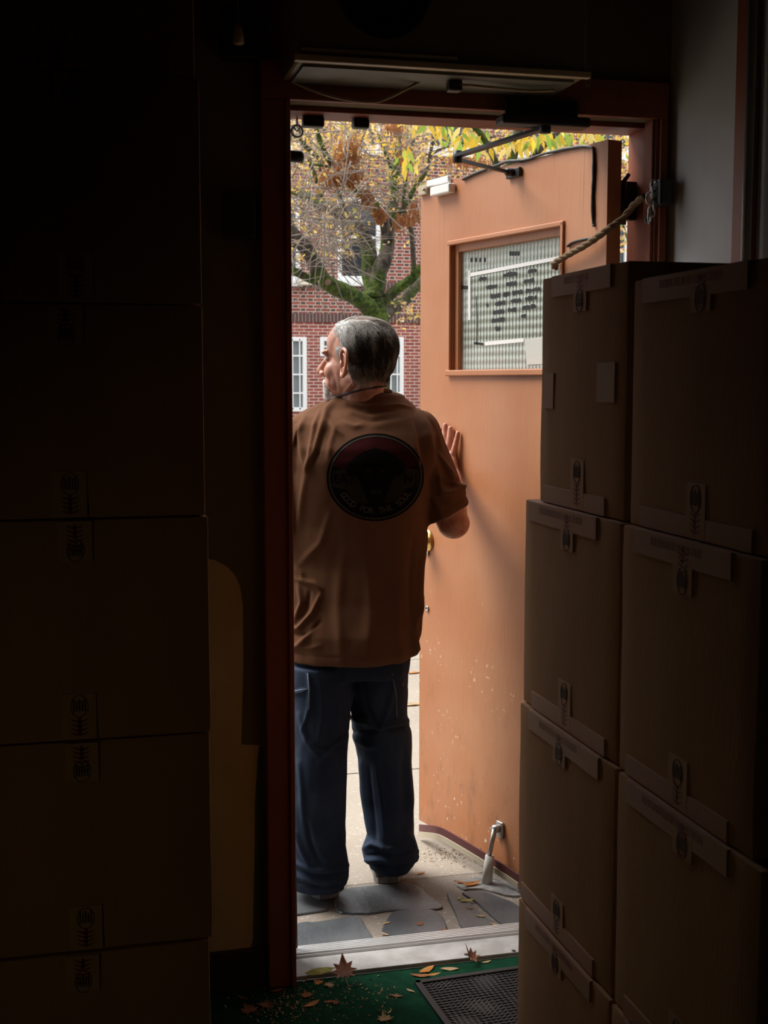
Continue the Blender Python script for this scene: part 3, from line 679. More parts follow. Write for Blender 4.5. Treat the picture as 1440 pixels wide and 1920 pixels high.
# bent sweep hanging off the bottom edge
path = []
for x, y_, dz, off in ((788, 1549, 0, .028), (800, 1550, 0, .04), (818, 1552, 0, .045), (835, 1558, 0, .04), (870, 1578, 0, .03), (910, 1602, 0, .02), (945, 1624, 0, .012), (975, 1644, 0, .006)):
    a, b_ = leaf_pt(x, y_, off); path.append(Vector((a, off, b_)))
path = catmull(path, 5)
def strip(name, path, h0, h1, th, m):
    bm = bmesh.new(); rings = []
    for p in path:
        rings.append([bm.verts.new((p.x, p.y + dy, max(.003, p.z + dz))) for dy, dz in ((0, h0), (th, h0), (th, h1), (0, h1))])
    for a, b_ in zip(rings, rings[1:]):
        for k in range(4): bm.faces.new((a[k], a[(k + 1) % 4], b_[(k + 1) % 4], b_[k]))
    bm.faces.new(rings[0][::-1]); bm.faces.new(rings[-1]); return bm_obj(name, bm, m, door, world=False)
sw = strip('door_sweep', path, -.020, .006, .005, mat('maroon_vinyl', (.10, .03, .03), .5))
strip('sweep_brush', path, -.034, -.017, .008, mat('dirty_cream_felt', (.42, .36, .26), .9)).parent = sw
# hinges
for zc in (1.93, 1.1, .25):
    bm = bmesh.new(); add_tube(bm, [(.000, -.052, zc - .055), (.000, -.052, zc + .055)], .008, 12); add_box(bm, .0, .035, -LT - .003, -LT - .0005, zc - .05, zc + .05, .001)
    bm_obj('hinge', bm, M_black, door, world=False)
# black lever bracket in the gap by the jamb
g0 = atY(1165, 342, 3.10); g1 = atY(1185, 415, 3.10)
bm = bmesh.new(); add_box(bm, 1.385, 1.427, 3.075, 3.105, g1.z, g0.z, .004); add_tube(bm, [(1.395, 3.09, g0.z), (1.408, 3.09, g0.z + .02)], .006, 8)
tag(rebase(bm_obj('hinge_bracket', bm, M_black)), 'black metal bracket in the bright gap between open door and jamb', 'bracket')

# ------------------------------------------------------------------ door closer on the head of the frame
c0 = atY(935, 224, 2.96); c1 = atY(1100, 224, 2.96)
clo = empty('door_closer', ((c0.x + c1.x) / 2, 2.96, OZ + .0), 'black overhead door closer with a folding arm to the open door', 'door closer')
bm = bmesh.new(); add_box(bm, c0.x, c1.x, 2.93, 2.985, atY(1000, 233, 2.93).z, atY(1000, 214, 2.93).z, .006); add_box(bm, c0.x + .02, c1.x - .02, 2.965, 2.977, atY(1000, 216, 2.93).z, OZ + .03, .002); cb = bm_obj('closer_body', bm, M_dark, clo)
SP = atY(1022, 240, 2.95); bm = bmesh.new(); add_tube(bm, [Vector((SP.x, 2.95, c0.z)), Vector((SP.x, 2.95, SP.z - .012))], .014, 14); bm_obj('spindle', bm, M_black, clo, True)
KN = atY(858, 292, 3.24)
bm = bmesh.new()
def bar(bm, a, b_, wd, th):
    a, b_ = Vector(a), Vector(b_); t = (b_ - a).normalized(); s_ = t.cross(Vector((0, 0, 1))).normalized(); u_ = s_.cross(t)
    vs = [[bm.verts.new(p + s_ * wd * i + u_ * th * j) for i, j in ((-1, -1), (1, -1), (1, 1), (-1, 1))] for p in (a, b_)]
    for k in range(4): bm.faces.new((vs[0][k], vs[0][(k + 1) % 4], vs[1][(k + 1) % 4], vs[1][k]))
    bm.faces.new(vs[0][::-1]); bm.faces.new(vs[1])
bar(bm, (SP.x, 2.95, SP.z), KN, .011, .004); add_tube(bm, [KN + Vector((0, 0, .012)), KN - Vector((0, 0, .018))], .012, 12)
bm_obj('main_arm', bm, M_black, clo)
bm = bmesh.new(); bar(bm, KN - Vector((0, 0, .010)), FOOT, .006, .004); bm_obj('forearm_rod', bm, M_black, clo)

# small hardware round the frame
for (x, y_), (x2, y2), lab in (((566, 226), (606, 241), 'wider black latch keeper hanging from the door head at left'), ((660, 228), (690, 243), 'narrower black latch keeper hanging from the door head')):
    a = atY(x, y_, 3.10); b_ = atY(x2, y2, 3.10); bm = bmesh.new(); add_box(bm, a.x, b_.x, 3.08, 3.11, b_.z, OZ - .012, .005)
    tag(rebase(bm_obj('latch_keeper', bm, M_black)), lab, 'latch', 'latch keepers on the door head')
a = atY(546, 293, 3.09); b_ = atY(569, 293, 3.09); bm = bmesh.new(); add_tube(bm, [(OX0, 3.09, a.z), (b_.x - .006, 3.09, a.z), (b_.x, 3.09, a.z)], [.014, .014, .010], 16)
tag(rebase(bm_obj('bolt_peg', bm, M_black, None, True)), 'black round bolt peg sticking out of the left door jamb', 'bolt')
a = atY(557, 246, 3.12); bm = bmesh.new()
add_tube(bm, [a + Vector((.0135 * math.cos(t), 0, .0135 * math.sin(t))) for t in np.linspace(0, 6.283, 25)], .0028, 8, cap=False)
add_tube(bm, [a + Vector((-.007, 0, .008)), a + Vector((0, 0, -.001)), a + Vector((.006, 0, .008))], .0022, 6); add_tube(bm, [a + Vector((0, 0, .013)), Vector((a.x, 3.12, OZ - .012))], .0022, 6)
add_box(bm, OX0 - .0, a.x - .012, 3.116, 3.124, a.z - .003, a.z + .003)
tag(rebase(bm_obj('ring_hook', bm, mat('pale_grey_metal', (.50, .52, .50), .5))), 'pale grey ring with a mark at the top left corner of the doorway', 'hook')
p0, p1 = atY(551, 1600, 3.13), atY(552, 1795, 3.13)
bm = bmesh.new(); add_tube(bm, catmull([(OX0 + .004, 3.132, .95), (OX0 + .008, 3.134, .5), (p1.x + .002, 3.13, .3), (p1.x + .006, 3.13, .026)], 6), .0028, 8)
tag(rebase(bm_obj('hanging_wire', bm, M_black, None, True)), 'thin black wire hanging down along the left door jamb', 'wire')

# rope from the door window frame to the jamb
def rope(name, pts, r, lab, cat, twist=90, strands=3, m=M_rope):
    c = catmull(pts, 14); bm = bmesh.new(); L = 0; acc = [0]
    for a, b_ in zip(c, c[1:]): L += (b_ - a).length; acc.append(L)
    for k in range(strands):
        P = []
        for p, l, i in zip(c, acc, range(len(c))):
            t = (c[min(i + 1, len(c) - 1)] - c[max(i - 1, 0)]).normalized(); u_ = t.cross(Vector((0, 0, 1))).normalized(); v_ = t.cross(u_)
            a = l * twist / (r / .008) + k * 2 * math.pi / strands; P.append(p + (u_ * math.cos(a) + v_ * math.sin(a)) * r * .5)
        add_tube(bm, P, r * .62, 6)
    return tag(rebase(bm_obj(name, bm, m, None, True)), lab, cat)
ra = MD @ Vector((w0 + .0, .020, leaf_pt(1056, 492)[1]))
rope('rope', [MD @ Vector((w0 + .018, .004, ra.z - .012)), ra, atY(1100, 458, 3.10), atY(1140, 430, 3.035), atY(1165, 412, 3.03), atY(1188, 385, 3.0), atY(1208, 368, 2.965)], .0085, 'twisted brown rope tied from the open door to the right jamb', 'rope')
# chain and shackle on the right casing
ch = empty('door_chain', (1.43, 2.96, atY(1225, 420, 2.96).z), 'short metal chain bundle hanging on the right door casing beside the rope', 'chain')
for i in range(6):
    p = atY(1226 - (i % 3) * 4, 348 + i * 12, 2.955); bm = bmesh.new(); ax = Vector((math.cos(i * 1.4), math.sin(i * 1.4), 0))
    add_tube(bm, [p + ax * .008 * math.cos(t) + Vector((0, 0, .014 * math.sin(t))) for t in np.linspace(0, 6.283, 17)], .0028, 6, cap=False); bm_obj('chain_link', bm, M_steel, ch, True)
p = atY(1243, 352, 2.95); bm = bmesh.new(); add_box(bm, p.x - .018, min(p.x + .022, WX - .002), 2.93, 2.975, p.z - .045, p.z + .02, .008); bm_obj('padlock', bm, M_black, ch)
p = atY(1218, 412, 2.965); bm = bmesh.new(); add_lathe(bm, [(.009, 0), (.009, .008), (.004, .010)], 14, Matrix.Translation((p.x, 2.977, p.z)) @ Matrix.Rotation(R(90), 4, 'X')); bm_obj('wall_eye', bm, M_dark, ch)

# ------------------------------------------------------------------ air conditioner above the door
M_ac = mat('aged_cream_metal', (.26, .225, .12), .5, (.2, .175, .09), 6)
AY = 2.79; a0 = atY(556, 112, AY); a1 = atY(1102, 112, AY); zb = a0.z
ac = empty('air_conditioner', ((a0.x + a1.x) / 2, 2.9, zb), 'cream wall-mounted air conditioner above the doorway with a round fan grille', 'air conditioner')
bm = bmesh.new(); add_box(bm, a0.x, a1.x, AY, DY0 - .001, zb, zb + .34, .008); bm_obj('housing', bm, M_ac, ac)
bm = bmesh.new(); add_box(bm, a0.x - .006, a1.x + .004, AY - .014, AY + .004, zb - .004, zb + .010, .002); add_box(bm, a0.x + .01, a0.x + .36, AY - .008, AY + .002, zb + .018, zb + .026, .002)
bm_obj('bottom_trim', bm, mat('beige_trim', (.60, .52, .34), .4), ac)
fc = atY(720, 3, AY); fr = (atY(806, 3, AY) - atY(634, 3, AY)).length / 2
bm = bmesh.new(); add_lathe(bm, [(fr, 0), (fr, .006), (fr - .006, .007), (fr - .008, .002)], 40, Matrix.Translation((fc.x, AY + .0005, zb + .055 + fr)) @ Matrix.Rotation(R(90), 4, 'X')); fg = bm_obj('fan_opening', bm, M_hole, ac)
bm = bmesh.new()
for k in range(1, 6): rr = fr * k / 6; add_tube(bm, [(fc.x + rr * math.cos(t), AY - .006, zb + .055 + fr + rr * math.sin(t)) for t in np.linspace(0, 6.283, 33)], .0012, 5, cap=False)
bm_obj('fan_guard_wires', bm, M_dark, fg)
bm = bmesh.new(); add_box(bm, a0.x + .02, a1.x - .02, AY + .03, DY0 - .02, zb - .006, zb - .0005); bm_obj('base_pan', bm, mat('grey_green_metal', (.16, .17, .13), .5), ac)
q0, q1 = atY(856, 118, 2.9), atY(856, 140, 2.98)
c = [atY(x, y_, Y) for x, y_, Y in ((548, 152, 2.975), (575, 165, 2.972), (620, 180, 2.965), (665, 189, 2.955), (705, 191, 2.94), (740, 178, 2.93), (790, 152, 2.9), (835, 130, 2.88), (856, 122, 2.86), (880, 128, 2.86), (930, 131, 2.87), (990, 126, 2.88), (1040, 112, 2.86))]
for p in c[8:]: p.z = min(p.z, zb - .014)
for p in c[9:]: p.z = zb - .016
bm = bmesh.new(); add_tube(bm, catmull(c, 6), .0035, 8)
tag(bm_obj('power_cord', bm, mat('tan_cord', (.40, .31, .18), .5), ac, True), label='thin tan cord sagging in a V')
bm = bmesh.new(); p = c[8]; add_box(bm, p.x - .018, p.x + .014, 2.855, 2.885, zb - .03, zb - .006, .004); bm_obj('cord_clip', bm, M_black, ac)
c = [Vector((a1.x, 2.9, zb + .03))] + [atY(x, y_, 2.9) for x, y_ in ( (1101, 110), (1107, 140), (1102, 162), (1098, 150), (1104, 120))]
bm = bmesh.new(); add_tube(bm, catmull(c, 6), .0016, 6); tag(rebase(bm_obj('loose_wire', bm, mat('grey_wire', (.2, .18, .15), .6), None, True)), 'thin looped wire dangling at the right end of the air conditioner', 'wire')

# dark switch box and pull on the wall at left of the door
a, b_ = atY(416, 362, DY0), atY(476, 450, DY0)
bm = bmesh.new(); add_box(bm, a.x, b_.x, DY0 - .035, DY0 - .0005, b_.z, a.z, .005); sb = tag(rebase(bm_obj('switch_box', bm, M_dark)), 'black rectangular switch box on the wall left of the door', 'switch box')
a, b_ = atY(410, 20, DY0), atY(478, 118, DY0)
bm = bmesh.new(); add_box(bm, a.x, b_.x, DY0 - .04, DY0 - .0005, b_.z, a.z, .005); tag(rebase(bm_obj('junction_box', bm, M_dark)), 'black junction box high on the wall behind the hanging pull', 'junction box')
p = atY(447, 62, 2.93); pl = empty('lamp_pull', (p.x, 2.93, p.z - .025), 'cream bell-shaped pull on a cord hanging high left of the door', 'lamp pull')
bm = bmesh.new(); add_lathe(bm, [(.003, .045), (.009, .035), (.012, .015), (.013, .003), (.008, 0)], 18, Matrix.Translation((p.x, 2.93, p.z - .025))); bm_obj('bell', bm, mat('old_cream_plastic', (.5, .42, .22), .5), pl, True)
bm = bmesh.new(); add_tube(bm, [(p.x, 2.93, p.z + .018), (p.x, 2.93, 2.85)], .0015, 6); bm_obj('cord', bm, M_rope, pl)

# ------------------------------------------------------------------ cardboard boxes
BH = .409
def carton(loc, rz, w_, d_, h_, label, group, sideways, seed):
    random.seed(seed); root = empty('cardboard_box', loc, label, 'box', group, rz=rz)
    bm = bmesh.new(); nx, ny, nz = 8, 8, 8; vg = {}
    bmesh.ops.create_cube(bm, size=1); bmesh.ops.subdivide_edges(bm, edges=bm.edges[:], cuts=7, use_grid_fill=True)
    for v in bm.verts:
        x, y_, z_ = v.co * 2; bul = .004 * (1 - z_ * z_)
        cc = Vector((x * w_ / 2, y_ * d_ / 2, (z_ + 1) * h_ / 2))
        if abs(y_) > .99: cc.y += bul * (1 - x * x) * (1 if y_ > 0 else -1)
        if abs(x) > .99: cc.x += bul * (1 - y_ * y_) * (1 if x > 0 else -1)
        if abs(z_) < .99: cc += Vector((noise.noise(cc * 6 + loc), noise.noise(cc * 6 - loc), 0)) * .0025
        v.co = cc
    es = [e for e in bm.edges if len(e.link_faces) == 2 and e.calc_face_angle(0) > 1.0]
    bmesh.ops.bevel(bm, geom=es, offset=.0035, segments=2, affect='EDGES', profile=.6)
    body = bm_obj('carton', bm, M_card, root, True, world=False)
    try: body.data.set_sharp_from_angle(angle=R(50))
    except Exception: pass
    fy = -d_ / 2; T = lambda dy: fy - .0048 - dy
    def tape(x0, x1, z0, z1, name='tape_strip', m=M_tape, th=.0006):
        bm = bmesh.new(); add_box(bm, x0, x1, fy - .0042 - th, fy + .003, z0, z1); return bm_obj(name, bm, m, root, world=False)
    ox = random.uniform(-.012, .012); tl = random.uniform(.06, .085); tb_ = random.uniform(.07, .10)
    t1 = tape(ox - .031, ox + .031, h_ - tl, h_ - .002); t2 = tape(ox - .031, ox + .031, .003, tb_)
    for tp, zz0, zz1, topq in ((t1, h_ - tl, h_ - .004, True), (t2, .006, tb_, False)):
        bm = bmesh.new(); z_ = zz0 + .006 if not topq else zz0 + .04; zend = zz1 - (.004 if topq else .045)
        z_ = zz1 - .052 if (topq and zz1 - .052 > zz0) else z_
        while z_ < zend:                                   # red zigzag barbs
            for sgn in (-1, 1):
                plate(bm, [(ox, z_), (ox + sgn * .017, z_ + .005), (ox + sgn * .012, z_ + .0005), (ox, z_ - .004)], fy - .0050, .0003)
            z_ += .0085
        add_box(bm, ox - .003, ox + .003, fy - .0053, fy - .0050, zz0 + (.006 if not topq else .045), zend)
        bm_obj('red_barb_print', bm, M_print, tp, world=False)
        zc = (zz1 - .024) if not topq else zz0 + .020        # oval mark with upright lettering strokes
        bm = bmesh.new(); add_tube(bm, [(ox + .020 * math.cos(t) * .8, fy - .0052, zc + .021 * math.sin(t)) for t in np.linspace(0, 6.283, 25)], .0007, 4, cap=False)
        for k in (-2, -1, 0, 1, 2): add_box(bm, ox + k * .0052 - .0013, ox + k * .0052 + .0013, fy - .0055, fy - .0050, zc - .010, zc + (.010 if k % 2 else .014))
        bm_obj('oval_print', bm, M_dprint, tp, world=False)
    if sideways:                                             # tape along the top and bottom seam, folded over the edge
        q = random.uniform(-.02, .03)
        bm = bmesh.new(); add_box(bm, -w_ / 2 + .035 + q, w_ / 2 - .09 + q, fy - .0046, fy + .003, h_ - .040, h_ - .001, .0004); add_box(bm, -w_ / 2 + .035 + q, w_ / 2 - .09 + q, fy - .0036, fy + .02, h_ - .003, h_ + .0004, .0003)
        s_ = bm_obj('seam_tape', bm, mat('pinkish_tape', (.50, .29, .20), .55, spec=.3), root, world=False)
        bm = bmesh.new(); x = -w_ / 2 + .10 + q
        while x < w_ / 2 - .16: add_box(bm, x, x + .0022, fy - .0050, fy - .0044, h_ - .020, h_ - .007); x += .0075
        bm_obj('red_barb_print', bm, M_print, s_, world=False)
        bm = bmesh.new(); add_box(bm, -w_ / 2 + .05 - q, w_ / 2 - .05 - q, fy - .0045, fy + .003, .001, .034, .0004); bm_obj('seam_tape', bm, MATS['pinkish_tape'], root, world=False)
    return root
LX = .012
names = ['bottom of the stack left of the doorway', 'second from the bottom of the stack left of the doorway', 'third from the bottom of the stack left of the doorway', 'fourth from the bottom of the stack left of the doorway', 'second from the top of the dark stack left of the doorway', 'topmost of the dark stack left of the doorway']
tops = [0, .383, .798, 1.221, 1.622, 2.037, 2.445]; offs = [(-.006, -.012), (.001, -.004), (.004, .0), (0, .009), (-.001, .002), (-.008, .01)]
for i in range(6):
    carton(Vector((LX + offs[i][0], 2.45 + .225 + offs[i][1], tops[i] + .001 * (i > 0))), 0, .485, .45, tops[i + 1] - tops[i] - .002, 'sealed brown cardboard box, ' + names[i], 'stack of boxes left of the doorway', False, 11 + i)
rt = [0, .398, .812, 1.237, 1.682]; rn = ['bottom', 'second from the bottom', 'third from the bottom', 'topmost']
ro = [.0, .007, .016, .028]
for i in range(4):
    XF = .9 + ro[i]; ya_ = atX((972, 975, 985, 1017)[i], (1682, 1318, 940, 515)[i], XF).y; yb_ = atX((1143, 1155, 1165, 1180)[i], (1870, 1430, 985, 480)[i], XF).y; yc = (ya_ + yb_) / 2; d = ya_ - yb_ - .004
    carton(Vector((.9 + .265 + ro[i], yc, rt[i] + .001 * (i > 0))), R(-90), d, .53, rt[i + 1] - rt[i] - .002, 'brown taped cardboard box, %s of the stack beside the open door' % rn[i], 'box stacks at the right', True, 31 + i)
for i in range(4):
    XF = .9 + [.0, .006, .014, .026][i]; ya_ = atX((1147, 1160, 1169, 1190)[i], (1880, 1436, 990, 525)[i], XF).y; yb_ = atX(1428, (1620, 1610, 1045, 900)[i], XF).y - (.04 if i == 3 else 0); yc = (ya_ + yb_) / 2; d = ya_ - yb_; h_ = rt[i + 1] - rt[i] - .002; xo = [.0, .006, .014, .026][i]
    if i == 3: h_ -= .036
    carton(Vector((.9 + .265 + xo, yc, rt[i] + .001 * (i > 0))), R(-90), d, .53, h_, 'brown taped cardboard box, %s of the nearer stack at the right edge' % rn[i], 'box stacks at the right', True, 51 + i)
random.seed(99)
# faded paper labels on the topmost far box
for (x0, y0), (x1, y1) in (((1024, 700), (1041, 766)), ((1124, 680), (1156, 755))):
    a, b_ = atX(x0, y0, .928), atX(x1, y1, .928); r_ = [o for o in bpy.data.objects if o.get('label', '').startswith('brown taped cardboard box, topmost of the stack beside')][0]
    bm = bmesh.new(); add_box(bm, .9232, .93, b_.y, a.y, b_.z, a.z); bm_obj('paper_label', bm, mat('faded_label', (.52, .36, .26), .6), r_)

# ------------------------------------------------------------------ rubber mat
mt = empty('rubber_mat', (1.15, 2.7, 0), 'black ribbed rubber doormat lying on the green carpet inside the sill', 'doormat')
e0, e1 = atZ(776, 1840, .008), atZ(970, 1812, .008); e2 = atZ(838, 1930, .008)
ux = (Vector((e1.x, e1.y)) - Vector((e0.x, e0.y))).normalized(); uy = Vector((ux.y, -ux.x))
ang = math.atan2(ux.y, ux.x); MM = Matrix.Translation((e0.x, e0.y, 0)) @ Matrix.Rotation(ang, 4, 'Z')
bm = bmesh.new(); add_box(bm, 0, .62, -.40, 0, .0005, .006, .002); bmm = bm
for v in bm.verts: v.co = MM @ v.co
base = bm_obj('mat_base', bm, M_rubber, mt)
bm = bmesh.new()
for q in ((0, .62, -.016, 0), (0, .62, -.40, -.384), (0, .016, -.40, 0), (.604, .62, -.40, 0)): add_box(bm, q[0], q[1], q[2], q[3], .004, .011, .002)
for v in bm.verts: v.co = MM @ v.co
bm_obj('mat_border', bm, M_rubber, mt)
bm = bmesh.new(); sg = 0
for i in range(28):
    for j in range(44):
        x, y_ = .024 + j * .0134, -.024 - i * .0129; a = .8 * noise.noise(Vector((x * 9, y_ * 9, 0))) * 3
        Mx = MM @ Matrix.Translation((x, y_, 0)) @ Matrix.Rotation(a, 4, 'Z')
        fs = add_box(bm, -.0055, .0055, -.0014, .0014, .005, .0085); 
        for v in set(v for f in fs for v in f.verts): v.co = Mx @ v.co
bm_obj('mat_ribs', bm, mat('worn_rubber', (.018, .020, .022), .4), mt)

# ------------------------------------------------------------------ fallen leaves (each one a thing)
LCOL = {'brown': (.30, .13, .07), 'rust': (.40, .15, .05), 'tan': (.55, .38, .20), 'orange': (.60, .26, .06), 'pinkish brown': (.62, .38, .30), 'yellow-green': (.45, .42, .10)}
def leafshape(kind):
    if kind == 'maple':
        pts = []
        for a, r_ in ((270, .16), (250, .55), (232, .42), (215, .85), (200, .5), (178, .95), (160, .55), (140, .9), (120, .55), (90, 1.15), (60, .55), (40, .9), (20, .55), (2, .95), (-20, .5), (-35, .85), (-52, .42), (-70, .55)): pts.append((r_ * math.cos(R(a)), r_ * math.sin(R(a))))
        return pts
    return [(-1, 0), (-.6, .22), (0, .33), (.5, .24), (1, .0), (.5, -.22), (0, -.3), (-.6, -.2)]
def fallen(x, y_, z, size, kind, colname, rot, curl, label, tilt=0, group='fallen leaves round the door sill', stem=True):
    p = atZ(x, y_, z); bm = bmesh.new(); P = leafshape(kind); rings = []
    for k in (1.0, .66, .33):
        rings.append([bm.verts.new((a * k, b_ * k, 0)) for a, b_ in P])
    cv = bm.verts.new((0, 0, 0)); n_ = len(P)
    for a, b_ in zip(rings, rings[1:]):
        for k in range(n_): bm.faces.new((a[k], a[(k + 1) % n_], b_[(k + 1) % n_], b_[k]))
    for k in range(n_): bm.faces.new((rings[-1][k], rings[-1][(k + 1) % n_], cv))
    sd_ = random.uniform(0, 50)
    for v in bm.verts:
        x_, yy_ = v.co.x, v.co.y; v.co.z = curl * (yy_ * yy_ * .6 + .25 * x_ * x_) + .12 * noise.noise(Vector((x_ * 2, yy_ * 2, sd_)))
    g = bmesh.ops.extrude_face_region(bm, geom=bm.faces[:])
    for v in g['geom']:
        if isinstance(v, bmesh.types.BMVert): v.co.z += .03
    if stem and kind == 'maple': add_tube(bm, [(0, -.1, .01), (.05, -.7, .06), (.1, -1.2, .12)], .025, 5)
    M_ = Matrix.Rotation(R(rot), 4, 'Z') @ Matrix.Rotation(R(tilt), 4, 'X') @ Matrix.Scale(size, 4)
    zm = 1e9
    for v in bm.verts: v.co = M_ @ v.co; zm = min(zm, v.co.z)
    for v in bm.verts: v.co.z -= zm
    c_ = LCOL[colname]; o = bm_obj('fallen_leaf', bm, MATS.get('leaf_' + colname) or translucent('leaf_' + colname, c_, .35)); o.location = (p.x, p.y, z)
    return tag(o, label, 'leaf', group)
fallen(645, 1843, .001, .036, 'maple', 'pinkish brown', 5, .5, 'large curled pinkish maple leaf standing against the white sill', 48)
fallen(600, 1824, .013, .040, 'long', 'yellow-green', 8, .3, 'faded yellow-green leaf edge beside the large curled maple leaf', 20)
fallen(886, 1806, .001, .030, 'maple', 'brown', 60, .9, 'brown curled leaf with a raised tip between sill and mat', 30)
fallen(843, 1818, .001, .024, 'long', 'tan', -8, .4, 'pale tan leaf lying just beyond the rubber mat edge')
fallen(912, 1804, .001, .014, 'long', 'tan', 10, .4, 'tiny tan leaf fragment at the right end of the carpet strip')
fallen(800, 1820, .001, .030, 'long', 'orange', 35, .6, 'orange leaf crumpled at the mat corner, upper one')
fallen(788, 1830, .001, .026, 'long', 'rust', -20, .5, 'rust coloured leaf right on the corner of the rubber mat')
fallen(812, 1828, .011, .022, 'long', 'orange', 8, .4, 'thin orange leaf lying along the mat border')
fallen(598, 1843, .001, .016, 'maple', 'orange', 40, .3, 'small orange leaf left of the curled maple leaf')
fallen(618, 1847, .001, .017, 'maple', 'tan', 120, .3, 'small tan leaf touching the foot of the curled maple leaf')
fallen(576, 1868, .001, .018, 'maple', 'rust', 10, .5, 'small rust leaf on the carpet near the left casing')
fallen(584, 1884, .001, .026, 'long', 'orange', 30, .5, 'slender orange-brown leaf in the middle of the dark carpet')
fallen(572, 1838, .001, .014, 'long', 'tan', 60, .5, 'little tan leaf scrap below the left end of the sill')
fallen(618, 1879, .001, .015, 'long', 'rust', 0, .4, 'tiny rust leaf right of the slender orange leaf')
fallen(631, 1881, .001, .013, 'maple', 'brown', 70, .4, 'tiny brown leaf next to the tiny rust leaf')
fallen(742, 1868, .001, .018, 'long', 'brown', -30, .5, 'small brown leaf alone on the green carpet left of the mat')
fallen(722, 1912, .001, .022, 'maple', 'tan', 0, .6, 'crumpled tan leaf at the bottom edge of the picture')
fallen(730, 1898, .001, .010, 'long', 'tan', 50, .6, 'tan leaf crumb just above the crumpled tan leaf')
fallen(770, 1858, .001, .014, 'long', 'tan', -55, .2, 'thin straw-like leaf stalk just left of the mat edge')
fallen(468, 1896, .001, .026, 'maple', 'brown', 20, .4, 'dark brown leaf in the shadow at the foot of the left stack')
fallen(500, 1886, .001, .022, 'maple', 'brown', 90, .4, 'dim brown leaf lying right of the darkest leaf')
fallen(455, 1872, .001, .020, 'long', 'brown', 130, .4, 'dim slender leaf close to the wall left of the door')
fallen(520, 1858, .001, .018, 'long', 'rust', 10, .4, 'dim rust leaf below the left door casing')
# on the stoop
fallen(884, 1659, .006, .032, 'long', 'orange', 12, .8, 'long orange curled leaf on the pale flagstone', 8, 'fallen leaves on the stoop')
fallen(862, 1655, .006, .020, 'long', 'rust', -35, .8, 'rust curled leaf at the left end of the long orange one', 8, 'fallen leaves on the stoop')
fallen(876, 1689, .006, .024, 'long', 'yellow-green', 0, .4, 'yellow-green leaf lying over the crack between two flagstones', 0, 'fallen leaves on the stoop')
fallen(861, 1684, .006, .016, 'long', 'yellow-green', 75, .4, 'small upright yellow-green leaf left of the other green one', 0, 'fallen leaves on the stoop')
fallen(901, 1718, .006, .016, 'long', 'tan', -30, .5, 'pale leaf in the crack of the right flagstones, middle one', 0, 'fallen leaves on the stoop')
fallen(926, 1733, .006, .014, 'long', 'tan', -35, .5, 'pale leaf at the lower end of the flagstone crack', 0, 'fallen leaves on the stoop')
fallen(880, 1703, .006, .012, 'long', 'rust', -40, .5, 'rust leaf bit high in the flagstone crack', 0, 'fallen leaves on the stoop')
fallen(724, 1731, .006, .013, 'long', 'tan', 15, .5, 'small tan leaf at the upper left of the rounded flagstone', 0, 'fallen leaves on the stoop')
fallen(722, 1752, .006, .013, 'long', 'tan', -50, .5, 'small tan leaf at the lower left of the rounded flagstone', 0, 'fallen leaves on the stoop')
fallen(788, 1733, .006, .012, 'maple', 'rust', 20, .4, 'small rust leaf in the centre of the rounded flagstone', 0, 'fallen leaves on the stoop')
fallen(833, 1744, .006, .012, 'long', 'rust', -40, .4, 'small rust leaf at the right side of the rounded flagstone', 0, 'fallen leaves on the stoop')
fallen(789, 1638, .001, .016, 'long', 'orange', 20, .6, 'orange leaf on the pavement right of the right boot', 0, 'fallen leaves on the stoop')
fallen(775, 1322, .001, .06, 'long', 'tan', 5, .4, 'pale leaf far out on the sidewalk right of the knee', 0, 'fallen leaves on the sidewalk')
fallen(778, 1262, .001, .05, 'long', 'orange', 15, .4, 'orange leaf far out on the sidewalk beside the hip', 0, 'fallen leaves on the sidewalk')
random.seed(5)
def crumbs(name, n_, regs, z, lab, cat, cols_):
    vs, fs, cl = [], [], []
    for i in range(n_):
        r_ = random.choice(regs); x = random.gauss(r_[0], r_[2]); y_ = random.gauss(r_[1], r_[3])
        p = atZ(x, y_, z)
        if name == 'leaf_crumbs' and (p.y > 2.99 or x > 745): continue
        s_ = random.uniform(.0015, .005); a = random.uniform(0, 6.28); u_ = Vector((math.cos(a), math.sin(a), random.uniform(0, .4))) * s_; v_ = Vector((-math.sin(a), math.cos(a), .1)) * s_ * .5
        j = len(vs); vs += [p - u_, p + v_, p + u_ + Vector((0, 0, s_ * .5)), p - v_]; fs.append((j, j + 1, j + 2, j + 3)); cl += [random.choice(cols_)] * 4
    o = leaf_obj(name, vs, fs, cl, attr_mat(name + '_bits', .8), None); return tag(rebase(o), lab, cat, kind='stuff')
crumbs('leaf_crumbs', 420, [(545, 1885, 25, 22), (620, 1860, 60, 20), (700, 1880, 60, 25), (500, 1890, 40, 20)], .002, 'scattered dry leaf crumbs on the green carpet', 'leaf crumbs', [(.35, .2, .09), (.25, .12, .06), (.4, .3, .12)])
crumbs('pavement_grit', 260, [(875, 1608, 35, 10), (830, 1600, 20, 8)], .001, 'brown grit and leaf bits strewn on the pavement outside', 'grit', [(.30, .18, .08), (.2, .13, .07), (.5, .4, .25)])

